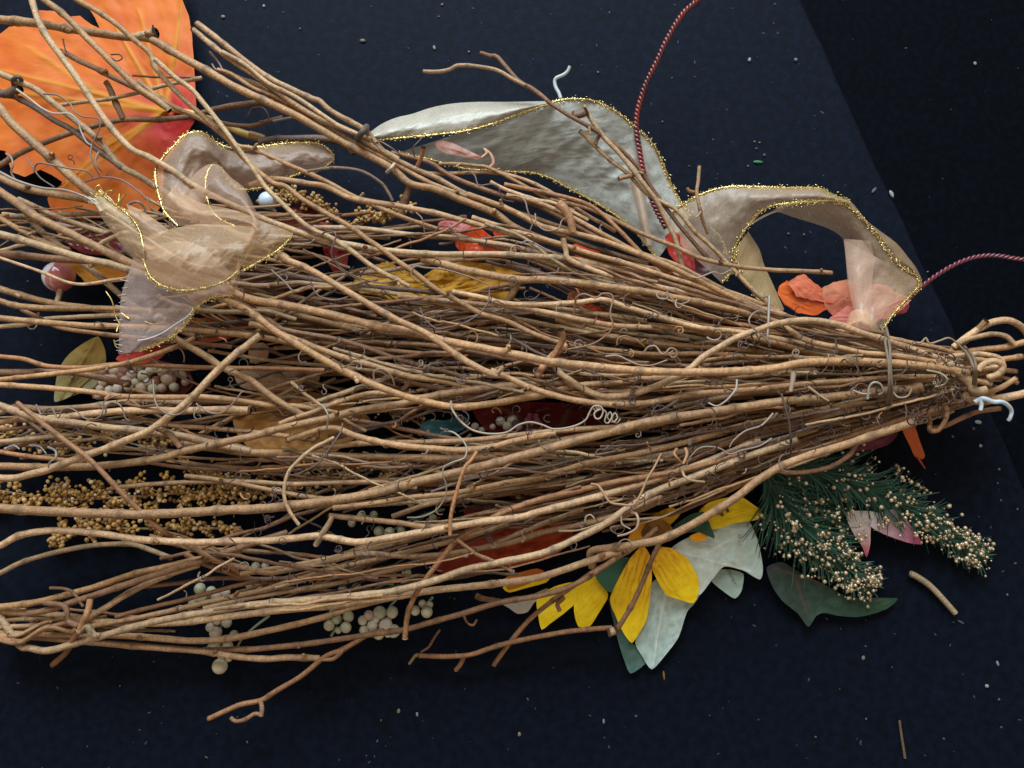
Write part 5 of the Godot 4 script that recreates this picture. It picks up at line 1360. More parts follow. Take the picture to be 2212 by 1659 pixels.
func traced_lower():
	twig([566, 722, 510, 764, 466, 804, 430, 843, 396, 876, 365, 900, 325, 929, 273, 952, 208, 976, 143, 999, 104, 1015, 65, 1025, 26, 1033, -20, 1030], 8.0, [56, 60, 58, 54, 50], 5, {"busy": 0.15, "cut": "a", "wobble": 0.7})
	twig([-20, 868, 0, 876, 39, 890, 78, 903, 156, 913, 234, 924, 312, 931, 391, 942, 456, 957, 540, 975], 8.2, [44, 46, 46, 42], 5, {"busy": 0.2})
	twig([-20, 1006, 0, 1007, 104, 1010, 208, 1007, 286, 999, 352, 989, 391, 976, 443, 965, 508, 950, 547, 942, 625, 921, 703, 905, 781, 885, 860, 874, 925, 858, 1016, 843, 1123, 832, 1240, 826], 8.2, [46, 50, 54, 52, 46], 0, {"busy": 0.15, "wobble": 0.7})
	twig([390, 966, 376, 950, 366, 938, 340, 925], 6.5, [52, 54], 3, {"busy": 0, "cut": "b"})
	twig([-20, 1096, 0, 1098, 78, 1103, 182, 1108, 286, 1111, 391, 1108, 495, 1101, 547, 1100, 651, 1090, 755, 1075, 834, 1059, 912, 1038, 990, 1020, 1055, 1004, 1123, 986, 1172, 973, 1250, 950, 1303, 937, 1381, 916, 1485, 898, 1589, 882, 1670, 870, 1700, 866, 1790, 858, 1896, 845, 1990, 835], 10.2, [52, 56, 60, 62, 58, 50], 0, {"taper": 0.08, "busy": 0.2, "wobble": 0.7})
	twig([-20, 1184, 0, 1179, 39, 1158, 91, 1147, 156, 1147, 234, 1155, 312, 1166, 417, 1171, 521, 1168, 576, 1168, 625, 1163, 690, 1158, 729, 1164, 769, 1171, 834, 1163, 938, 1145, 1042, 1127, 1123, 1117, 1160, 1106, 1225, 1090, 1303, 1069, 1400, 1040, 1520, 1000, 1640, 950], 7.6, [46, 50, 52, 54, 52, 44], 5, {"busy": 0.2, "wobble": 0.7})
	twig([708, 1112, 716, 1114, 781, 1121, 860, 1129, 912, 1137, 964, 1138], 6.0, [56, 52], 0, {"busy": 0.0, "cut": "a"})
	twig([718, 1116, 710, 1132, 698, 1150, 690, 1164, 682, 1178], 6.0, [56, 54, 52], 1, {"busy": 0.0, "cut": "b"})
	twig([36, 869, 78, 903, 130, 944, 182, 983, 221, 1020, 260, 1062, 299, 1101, 352, 1147, 378, 1163, 443, 1197, 495, 1223, 524, 1240], 5.6, [58, 60, 60, 54, 40, 30], 3, {"busy": 0.1, "cut": "a"})
	twig([-20, 1246, 0, 1238, 52, 1213, 117, 1194, 182, 1181, 234, 1176, 286, 1176, 330, 1190, 372, 1206], 5.6, [20, 20, 22], 1, {"busy": 0.15})
	twig([-20, 956, 0, 955, 78, 947, 143, 939, 208, 931], 6.0, [40, 42], 1, {"busy": 0.1, "cut": "b"})
	twig([-20, 970, 0, 976, 65, 986, 143, 994, 195, 999], 5.0, [42, 42], 3)
	twig([-20, 830, 0, 831, 104, 838, 208, 848, 260, 856, 339, 858, 404, 858, 443, 858, 521, 866, 576, 874, 660, 880, 760, 900], 6.0, [42, 44, 44], 0, {"busy": 0.2})
	twig([104, 905, 208, 893, 286, 887, 391, 887, 469, 885, 541, 886], 8.0, [40, 44, 46], 5, {"busy": 0.2, "cut": "b"})
	twig([280, 900, 365, 918, 469, 926, 576, 937, 680, 950], 5.6, [38, 40], 0)
	twig([-20, 822, 0, 820, 104, 809, 208, 796, 286, 781, 378, 750, 420, 730], 5.4, [38, 40, 42], 0, {"busy": 0.3})
	twig([-20, 804, 0, 804, 130, 804, 182, 809, 280, 830], 7.0, [32, 32], 2)
	twig([-20, 766, 0, 770, 52, 776, 104, 791, 182, 794, 260, 787, 443, 794, 576, 796, 700, 800], 5.0, [36, 38, 38], 3, {"busy": 0.3})
	twig([0, 890, 40, 880, 100, 884, 180, 880, 300, 866, 400, 870], 7.0, [30, 32], 1)
	twig([-20, 914, 0, 912, 50, 906, 110, 912], 6.0, [38, 40], 0)
	twig([390, 938, 430, 942, 500, 960, 560, 976, 640, 980], 7.0, [36, 36], 2)
	twig([620, 950, 711, 924, 769, 942, 821, 955, 886, 965, 964, 971, 1010, 972, 1060, 966, 1123, 950, 1200, 935], 7.0, [50, 54, 54, 50], 0, {"busy": 0.1, "cut": "a"})
	twig([700, 966, 797, 957, 912, 955, 1016, 951, 1094, 943, 1198, 931, 1303, 924, 1400, 918, 1520, 895], 6.0, [44, 50, 50, 46], 0, {"busy": 0.2})
	twig([400, 960, 480, 970, 547, 978, 651, 981, 755, 986, 886, 989, 990, 990, 1100, 980, 1230, 950, 1400, 920], 8.6, [38, 42, 44, 40], 0, {"busy": 0.1})
	twig([602, 916, 640, 902, 677, 890, 729, 869, 795, 851, 850, 850], 5.6, [52, 52, 50], 0, {"busy": 0.0, "cut": "a"})
	twig([680, 870, 740, 850, 800, 828, 848, 812], 5.6, [38, 42], 1, {"busy": 0})
	twig([660, 900, 760, 908, 850, 922, 960, 945, 1080, 960], 5.0, [40, 40], 2)
	twig([240, 1054, 330, 1046, 450, 1040, 547, 1041, 625, 1046, 729, 1043, 821, 1041, 847, 1046, 900, 1054], 5.2, [44, 46, 46], 0, {"busy": 0.2})
	twig([400, 1028, 470, 1036, 547, 1051, 612, 1064, 677, 1075, 760, 1082], 5.2, [46, 46], 0)
	twig([720, 1098, 802, 1088, 886, 1075, 990, 1064, 1094, 1043, 1172, 1028, 1277, 999, 1400, 975, 1500, 950, 1600, 920, 1750, 890, 1870, 870], 6.0, [46, 50, 50, 44], 0)
	twig([847, 1116, 912, 1093, 964, 1080, 1050, 1058, 1160, 1035, 1300, 1000], 5.6, [40, 42], 0)
	twig([722, 945, 700, 956, 677, 968, 646, 994, 623, 1020, 614, 1054, 616, 1082, 628, 1108, 646, 1134], 4.0, [60, 62, 64, 62], 5, {"busy": 0.0, "wobble": 0.4})
	twig([1610, 975, 1500, 1010, 1407, 1028, 1329, 1041, 1250, 1059, 1172, 1077, 1123, 1093, 1068, 1116, 1029, 1140, 987, 1166, 958, 1202, 930, 1238, 896, 1288, 880, 1332, 875, 1379], 6.0, [46, 50, 52, 50, 44, 34], 3, {"busy": 0.1, "cut": "b"})
	twig([987, 1166, 1029, 1197, 1068, 1213, 1110, 1236], 4.2, [52, 48], 3, {"busy": 0.1})
	twig([1030, 976, 1018, 994, 1003, 1012, 985, 1067, 974, 1114, 972, 1156], 4.2, [66, 68, 64], 3, {"busy": 0.0})
	# the two big lower ones
	twig([1280, 1225, 1277, 1192, 1320, 1184, 1355, 1179, 1433, 1163, 1511, 1124, 1589, 1075, 1636, 1038, 1688, 1007, 1740, 986, 1818, 963, 1896, 937, 1974, 912], 8.8, [30, 44, 54, 56, 50], 0, {"busy": 0.2})
	twig([-20, 1300, 39, 1388, 65, 1400, 104, 1405, 156, 1392, 221, 1374, 273, 1358, 339, 1342, 417, 1327, 495, 1314, 576, 1303, 651, 1297, 755, 1288, 860, 1275, 938, 1254, 1016, 1228, 1094, 1212, 1172, 1195, 1225, 1173, 1303, 1134, 1355, 1098, 1420, 1060, 1500, 1030, 1600, 992, 1720, 950], 7.6, [20, 24, 34, 44, 50, 52, 46], 1, {"busy": 0.2, "wobble": 0.7})
	twig([-20, 1318, 0, 1320, 100, 1326, 182, 1336, 260, 1345, 378, 1345, 469, 1335, 547, 1325, 638, 1315, 716, 1309, 781, 1298, 860, 1288, 938, 1275, 1042, 1264, 1123, 1254, 1180, 1243, 1260, 1216, 1340, 1190], 7.6, [18, 22, 28, 36, 40], 5, {"busy": 0.25})
	twig([-20, 1364, 0, 1366, 150, 1372, 247, 1372, 312, 1376, 417, 1384, 495, 1379, 576, 1363, 625, 1352, 703, 1332, 760, 1312, 850, 1290], 7.0, [18, 22, 26, 30], 0, {"busy": 0.2})
	twig([-20, 1372, 0, 1374, 78, 1376, 156, 1384, 195, 1387, 312, 1397, 443, 1407, 508, 1418, 576, 1423, 625, 1420, 690, 1422], 7.0, [16, 18, 20, 22], 0, {"busy": 0.25})
	twig([440, 1404, 510, 1402, 547, 1402, 651, 1392, 729, 1381, 795, 1371, 873, 1360, 938, 1342, 1003, 1324, 1081, 1301, 1172, 1285, 1238, 1264, 1290, 1233, 1330, 1206], 6.2, [18, 24, 28, 34, 40], 3, {"busy": 0.35})
	twig([830, 1362, 795, 1371, 742, 1402, 703, 1418, 651, 1460, 599, 1491, 565, 1512, 521, 1522, 482, 1538, 450, 1553], 5.6, [26, 24, 22, 22], 3, {"busy": 0.0, "cut": "b"})
	twig([562, 1512, 566, 1530, 564, 1548], 5.2, [22, 24], 2, {"busy": 0})
	twig([564, 1544, 550, 1542, 530, 1554, 510, 1558, 498, 1550], 4.4, [23, 23], 3, {"busy": 0})
	twig([690, 1424, 716, 1424, 730, 1416, 742, 1402], 4.5, [24, 26], 3, {"busy": 0})
	twig([-20, 1314, 0, 1311, 78, 1301, 143, 1285, 208, 1267, 286, 1241, 365, 1223, 430, 1208, 520, 1190], 7.0, [22, 24, 28, 34], 0, {"busy": 0.2})
	twig([60, 1326, 99, 1319, 156, 1301, 221, 1280, 299, 1254, 365, 1233, 430, 1213, 521, 1182, 620, 1150], 7.0, [26, 30, 34, 38], 3, {"busy": 0.2})
	twig([180, 1345, 200, 1329, 234, 1309, 286, 1277, 365, 1241, 430, 1220], 6.6, [22, 26, 30], 5, {"busy": 0.1})
	twig([300, 1268, 391, 1259, 469, 1249, 576, 1251, 700, 1245, 850, 1225, 960, 1200], 5.0, [24, 26, 28], 2)
	twig([400, 1196, 430, 1213, 495, 1236, 521, 1246, 600, 1262], 6.0, [30, 28, 24], 3)
	twig([430, 1190, 456, 1208, 521, 1225, 576, 1237, 625, 1231, 703, 1215, 781, 1196, 850, 1200, 938, 1200, 1042, 1184, 1107, 1171, 1172, 1150, 1250, 1134, 1330, 1112, 1430, 1074], 6.0, [32, 36, 40, 44], 0)
	twig([520, 1240, 651, 1218, 729, 1202, 800, 1176, 860, 1160, 960, 1130, 1060, 1105], 5.4, [34, 36, 38], 0)
	twig([250, 1332, 339, 1309, 409, 1293, 500, 1268, 560, 1254], 5.0, [24, 28], 3)
	twig([160, 1362, 195, 1353, 286, 1337, 391, 1314, 469, 1296, 521, 1285, 576, 1272, 625, 1256, 700, 1235, 800, 1210, 900, 1188, 1000, 1163, 1100, 1130], 5.6, [22, 28, 36, 40], 0)
	twig([440, 1314, 547, 1290, 651, 1272, 755, 1254, 860, 1228, 938, 1210, 1050, 1180, 1160, 1136, 1260, 1100], 5.2, [28, 34, 38], 5)
	twig([800, 1176, 900, 1150, 990, 1124, 1080, 1100, 1180, 1080, 1260, 1060], 5.0, [34, 38], 2)
	# tangle at the left edge
	for k in 9:
		var y := 1318.0 + k * 8.0
		twig([-20, y + rng.randf_range(-10, 10), 40, y + rng.randf_range(-14, 14), 100, 1345 + rng.randf_range(-26, 26), 170, 1350 + rng.randf_range(-18, 18), 230, 1352 + rng.randf_range(-22, 22)], rng.randf_range(4, 6), [14 + k, 18 + k, 16], [0, 1, 5, 3][k % 4], {"busy": 0.6})
	twig([195, 1292, 192, 1310, 186, 1330, 178, 1346, 172, 1362], 7.0, [34, 36, 34], 3, {"busy": 0, "cut": "ab"})
	twig([176, 1358, 160, 1378, 142, 1410, 114, 1436], 6.2, [30, 24, 14], 3, {"busy": 0, "cut": "b"})
	twig([170, 1366, 188, 1352, 200, 1370, 214, 1374], 7.0, [34, 34], 1, {"busy": 0.5})
	twig([96, 1302, 140, 1310, 146, 1340, 168, 1352], 6.0, [30, 32], 2, {"busy": 0.3})
	twig([108, 1270, 140, 1272, 160, 1282, 180, 1310], 3.4, [28, 30], 2, {"busy": 0})
	# loose ones below the yellow flower
	twig([1430, 1160, 1422, 1179, 1407, 1210, 1386, 1262, 1368, 1301, 1344, 1342, 1328, 1366], 5.6, [38, 34, 28, 22], 2, {"busy": 0.0, "cut": "b"})
	twig([1322, 1356, 1251, 1361, 1186, 1371, 1123, 1383, 1068, 1397, 1016, 1414, 964, 1418, 905, 1416], 5.4, [22, 20, 16, 12], 3, {"busy": 0.1, "cut": "b"})
	twig([1332, 1360, 1322, 1364, 1314, 1366], 9.0, [24, 24], 1, {"busy": 0, "cut": "ab"})
	twig([1002, 1418, 996, 1432, 985, 1447], 5.2, [14, 8], 3, {"busy": 0, "cut": "b"})
	twig([912, 1414, 898, 1416, 890, 1426, 884, 1434], 4.6, [12, 9], 1, {"busy": 0, "taper": 0.4})
	twig([1420, 1140, 1372, 1180, 1323, 1210, 1277, 1238, 1225, 1275, 1186, 1303, 1147, 1335, 1115, 1371, 1089, 1405, 1067, 1436], 5.4, [36, 34, 30, 24, 18, 8], 3, {"busy": 0.1, "cut": "b"})
	twig([1210, 1320, 1204, 1306, 1212, 1296, 1218, 1290], 5.0, [28, 30], 2, {"busy": 0})
	twig([1088, 1300, 1060, 1296, 1040, 1292, 1028, 1286], 6.0, [26, 28], 3, {"busy": 0.0})
	twig([950, 1360, 938, 1378, 926, 1398, 910, 1408], 2.6, [24, 18, 12], 3, {"busy": 0})
	twig([1000, 1326, 1010, 1345, 1022, 1350, 1030, 1338], 2.6, [26, 26], 3, {"busy": 0})

func traced_right_end():
	twig([1560, 660, 1670, 692, 1740, 734, 1818, 752, 1870, 763, 1948, 770, 2026, 786, 2091, 817, 2140, 830], 6.2, [46, 54, 56, 50], 0, {"busy": 0.3})
	twig([1560, 640, 1660, 672, 1766, 705, 1870, 739, 1960, 768, 2060, 790], 6.2, [44, 50, 48], 5, {"busy": 0.3})
	twig([1860, 716, 1935, 734, 2026, 752, 2091, 775, 2134, 792], 5.4, [40, 46, 44], 0, {"busy": 0.4})
	twig([2060, 750, 2084, 731, 2118, 708, 2144, 696, 2174, 692, 2198, 700, 2216, 716, 2226, 740], 7.4, [40, 44, 44, 40], 5, {"busy": 0.0, "wobble": 0.4})
	twig([2050, 762, 2089, 734, 2112, 712, 2131, 692], 6.6, [38, 46], 0, {"busy": 0, "cut": "b"})
	twig([2070, 742, 2091, 733, 2140, 722, 2172, 726, 2190, 742], 5.4, [44, 46], 5, {"busy": 0})
	twig([2040, 770, 2104, 757, 2170, 750, 2230, 734], 6.6, [40, 44], 0, {"busy": 0, "cut": "b"})
	twig([2060, 786, 2110, 782, 2167, 776, 2209, 770], 6.2, [44, 46], 0, {"busy": 0, "cut": "b"})
	twig([2050, 770, 2110, 765, 2150, 770, 2166, 782, 2150, 794, 2100, 800], 5.6, [48, 50, 48], 5, {"busy": 0})
	twig([2040, 800, 2100, 794, 2150, 798, 2196, 803], 5.4, [38, 40], 0, {"busy": 0, "cut": "b"})
	twig([2090, 812, 2130, 806, 2180, 820, 2198, 828], 5.0, [36, 38], 3, {"busy": 0, "cut": "b"})
	twig([2080, 852, 2110, 866, 2157, 861, 2200, 853, 2230, 846], 9.0, [36, 40, 42], 5, {"busy": 0})
	twig([2120, 850, 2160, 838, 2196, 816], 6.0, [40, 42], 0, {"busy": 0, "cut": "b"})
	twig([2010, 926, 2045, 918, 2104, 892, 2162, 882], 5.4, [26, 30, 32], 3, {"busy": 0, "cut": "b"})
	twig([2040, 872, 2046, 890, 2040, 912, 2026, 930, 2010, 930, 2008, 922], 5.0, [42, 42, 36], 3, {"busy": 0})
	twig([2002, 890, 2008, 906, 2008, 926], 5.0, [38, 32], 3, {"busy": 0, "cut": "b"})
	twig([2070, 806, 2096, 830, 2106, 846, 2130, 842], 9, [52, 54], 5, {"busy": 0})
	twig([2112, 800, 2126, 786, 2146, 780, 2166, 788, 2160, 806, 2134, 816], 7.0, [52, 54, 52], 5, {"busy": 0})
	twig([1849, 960, 1842, 974, 1831, 986, 1792, 1009, 1740, 1020, 1700, 1020, 1670, 1014], 5.0, [30, 34, 38], 3, {"busy": 0.0, "wobble": 0.4})
	twig([1700, 990, 1805, 952, 1896, 921, 1974, 897, 2040, 880], 5.2, [36, 38], 3, {"busy": 0.2})
	# many parallel ones that meet in the tie
	for k in 46:
		var s := (k + 0.5) / 46.0
		var s2 := clampf(s + rng.randf_range(-0.10, 0.10), 0, 1)
		var x0 := rng.randf_range(1280, 1600)
		var u := absf(s - 0.5) * 2.0
		var hh := 14.0 + (1.0 - u * u) * rng.randf_range(6, 34)
		var d := []
		for j in 8:
			var f := j / 7.0
			var x := lerpf(x0, rng.randf_range(1990, 2110) if k % 3 else rng.randf_range(2100, 2170), f)
			var y := lerpf(upper(x), lower(x), lerpf(s2, s, f)) + 7.0 * wave.get_noise_2d(x * 0.8, k * 90.0)
			d.append(x); d.append(y)
		twig(d, rng.randf_range(4.4, 6.8), [hh * 0.8, hh, hh * 0.95], [0, 0, 2, 1, 3, 5][rng.randi() % 6], {"busy": 0.45, "cut": "b"})

func upper(x: float) -> float:
	return poly([-50, 250, 200, 330, 400, 420, 700, 450, 900, 470, 1100, 470, 1300, 560, 1600, 660, 1750, 706, 1900, 728, 2020, 752, 2110, 775, 2180, 790], x)

func lower(x: float) -> float:
	return poly([-50, 1390, 300, 1370, 600, 1330, 900, 1280, 1150, 1225, 1300, 1170, 1450, 1120, 1600, 1046, 1750, 985, 1900, 935, 2020, 895, 2110, 865, 2180, 850], x)

func poly(p: Array, x: float) -> float:
	for i in range(0, p.size() - 2, 2):
		if x < p[i + 2] or i == p.size() - 4:
			return lerpf(p[i + 1], p[i + 3], clampf((x - p[i]) / (p[i + 2] - p[i]), 0, 1.2))
	return p[1]

# lower layers of thinner twigs that follow the fan
const OPEN := [[-80, 120, 440, 440], [300, 250, 800, 400], [-80, 1168, 300, 1286], [-80, 1010, 300, 1150], [760, 565, 905, 650], [950, 570, 1125, 650], [950, 478, 1090, 552], [1230, 622, 1300, 705], [1020, 866, 1320, 946], [-20, 1015, 575, 1140], [500, 880, 745, 976], [470, 748, 580, 850], [-20, 560, 260, 870], [700, 1100, 960, 1150], [960, 1140, 1180, 1230], [395, 1250, 520, 1460], [700, 1310, 870, 1380], [1436, 495, 1545, 590], [760, 440, 880, 490], [690, 480, 760, 560], [100, 1170, 420, 1250], [640, 1150, 740, 1200], [900, 895, 1015, 950]]

func filler():
	var made := 0
	for attempt in 900:
		if made >= 74:
			break
		var s0 := rng.randf_range(0.03, 0.97)
		var s1 := clampf(s0 + rng.randf_range(-0.12, 0.12), 0.02, 0.98)
		var x0 := rng.randf_range(250, 1300)
		var x1 := x0 + rng.randf_range(350, 900)
		var hh := rng.randf_range(16, 36)
		var d := []
		var n := 7
		var yy := rng.randf_range(-12, 12)
		var shut := 0
		for j in n:
			var f := j / (n - 1.0)
			var x := lerpf(x0, minf(x1, 2040), f)
			var y := lerpf(upper(x), lower(x), lerpf(s0, s1, f)) + 10.0 * wave.get_noise_2d(x * 0.5, attempt * 70.0 + 900.0) + yy
			d.append(x); d.append(y)
			for g in OPEN:
				if x > g[0] and x < g[2] and y > g[1] and y < g[3]:
					shut += 1
		if shut > 0:
			continue
		made += 1
		twig(d, rng.randf_range(3.4, 6.2), [hh, hh + rng.randf_range(-5, 7)], [0, 2, 2, 4, 3, 1][rng.randi() % 6], {"busy": 0.4})

# the finest stems and tendrils, far past counting, as one mass
func fine_stems():
	var v := PackedVector3Array()
	var nr := PackedVector3Array()
	var uv := PackedVector2Array()
	var col := PackedColorArray()
	var idx := PackedInt32Array()
	var r2 := RandomNumberGenerator.new()
	r2.seed = 77
	var made := 0
	for attempt in 4000:
		if made >= 640:
			break
		var s0 := r2.randf_range(0.02, 0.98)
		var s1 := clampf(s0 + r2.randf_range(-0.16, 0.16), 0.01, 0.99)
		var x0 := lerpf(-60, 1750, pow(r2.randf(), 1.25))
		var x1 := x0 + r2.randf_range(160, 520)
		var low := r2.randf() < 0.7
		var hh := r2.randf_range(10, 30) if low else r2.randf_range(34, 52)
		var d := []
		var shut := 0
		var yy := r2.randf_range(-14, 14)
		for j in 6:
			var f := j / 5.0
			var x := lerpf(x0, minf(x1, 2060), f)
			var y := lerpf(upper(x), lower(x), lerpf(s0, s1, f)) + 11.0 * wave.get_noise_2d(x * 0.8, attempt * 70.0 + 400.0) + yy
			d.append(x); d.append(y)
			for g in OPEN:
				if x > g[0] and x < g[2] and y > g[1] and y < g[3]:
					shut += 1
		if shut > (1 if x0 > 300.0 else 0):
			continue
		made += 1
		var p := catmull(path(d, [hh, hh + r2.randf_range(-6, 6), hh + r2.randf_range(-6, 6)]), 9.0)
		var tv := PackedVector3Array()
		var rad := PackedFloat32Array()
		var tc := PackedColorArray()
		var r := r2.randf_range(1.7, 4.4)
		var c: Color = TONES[[0, 2, 2, 3, 4, 1, 5][r2.randi() % 7]] * r2.randf_range(0.7, 1.1)
		for i in p.size():
			var q: Vector3 = p[i]
			q.y += 2.5 * wave.get_noise_2d(i * 14.0, attempt * 31.0)
			tv.append(at(q.x, q.y, q.z))
			var knot := 1.3 if (i + attempt) % 13 == 0 else 1.0
			rad.append(r * knot * px(q.y, q.z))
			tc.append(c * (1.0 + 0.25 * wave.get_noise_2d(i * 9.0, attempt * 17.0)) * (0.65 if knot > 1.0 else 1.0))
		if tv.size() < 3:
			continue
		var ar := tube(tv, rad, tc, 6, 0.0, 0.0, 0.35).surface_get_arrays(0)
		var o := v.size()
		v.append_array(ar[Mesh.ARRAY_VERTEX])
		nr.append_array(ar[Mesh.ARRAY_NORMAL])
		uv.append_array(ar[Mesh.ARRAY_TEX_UV])
		col.append_array(ar[Mesh.ARRAY_COLOR])
		for a in ar[Mesh.ARRAY_INDEX]:
			idx.append(o + a)
	# tiny tight curls
	for k in 850:
		var x := lerpf(2080, 150, pow(r2.randf(), 1.3))
		var y := lerpf(upper(x), lower(x), r2.randf_range(0.03, 0.97))
		var z := r2.randf_range(36, 64)
		if (x < 660.0 and y > 380.0 and y < 790.0) or (x < 480.0 and y > 1000.0):
			continue
		var pos := Vector2(x, y)
		var heading := r2.randf() * TAU
		var bend := r2.randf_range(0.03, 0.14) * (1.0 if r2.randf() < 0.5 else -1.0)
		var n := int(r2.randf_range(8, 30))
		var tv := PackedVector3Array()
		var rad := PackedFloat32Array()
		var tc := PackedColorArray()
		var r := r2.randf_range(1.0, 2.0)
		var c := lin(0.05, 0.030, 0.026).lerp(lin(0.26, 0.155, 0.10), pow(r2.randf(), 2.0))
		var rise := r2.randf_range(-2, 6)
		for i in n:
			var f := float(i) / n
			tv.append(at(pos.x, pos.y, z + rise * f))
			rad.append(r * (1.0 - 0.4 * f) * px(pos.y, z))
			tc.append(c * (1.0 + 0.3 * fine.get_noise_1d(i * 4.0 + k)))
			heading += bend * 2.0 * (1.0 + f)
			if r2.randf() < 0.06:
				bend = -bend
			pos += Vector2(cos(heading), sin(heading)) * 2.2
		var ar := tube(tv, rad, tc, 5, 0.0, 0.0, 0.0).surface_get_arrays(0)
		var o := v.size()
		v.append_array(ar[Mesh.ARRAY_VERTEX])
		nr.append_array(ar[Mesh.ARRAY_NORMAL])
		uv.append_array(ar[Mesh.ARRAY_TEX_UV])
		col.append_array(ar[Mesh.ARRAY_COLOR])
		for a in ar[Mesh.ARRAY_INDEX]:
			idx.append(o + a)
	var m := part("fine_stems", arrays(v, nr, uv, col, idx), mats.bark, bundle)
	m.set_meta("kind", "stuff")

func ties():
	var c := lin(0.25, 0.18, 0.12)
	for w in [[1906, 704, 1912, 718, 1918, 750, 1922, 794, 1924, 845, 1918, 880, 1906, 905], [2076, 748, 2090, 760, 2102, 780, 2106, 806, 2104, 840, 2094, 868]]:
		for k in 2:
			var w2 := []
			for i in range(0, w.size(), 2):
				w2.append(w[i] + (k - 0.5) * 6.5 + 6.0 * wave.get_noise_2d(i * 40.0, k * 90.0)); w2.append(w[i + 1])
			stem("tie", bundle, w2, [18, 46, 61 + k, 66, 62, 44, 16], 3.0, 3.0, c, "bark", 8)
	stem("tie", bundle, [1688, 850, 1696, 880, 1704, 910, 1708, 950, 1708, 985, 1702, 1014], [64, 63, 60, 52, 40], 2.4, 2.4, lin(0.10, 0.07, 0.055), "tendril")
	stem("tie", bundle, [1662, 640, 1660, 690, 1658, 730, 1662, 748], [54, 58, 60, 56], 3.6, 2.6, lin(0.22, 0.17, 0.13), "tendril")
	stem("tie", bundle, [772, 300, 779, 290, 788, 280, 792, 274], [46, 54, 54, 48], 7.0, 7.0, lin(0.12, 0.09, 0.07), "bark", 9)
	stem("tie", bundle, [836, 372, 846, 362, 852, 354], [44, 50, 46], 4.0, 3.5, lin(0.42, 0.33, 0.24), "tendril")
	stem("tie", bundle, [30, 186, 28, 172, 38, 166, 46, 172, 44, 186], [50, 58, 60, 58, 50], 4.5, 4.5, lin(0.12, 0.09, 0.07), "bark", 8)

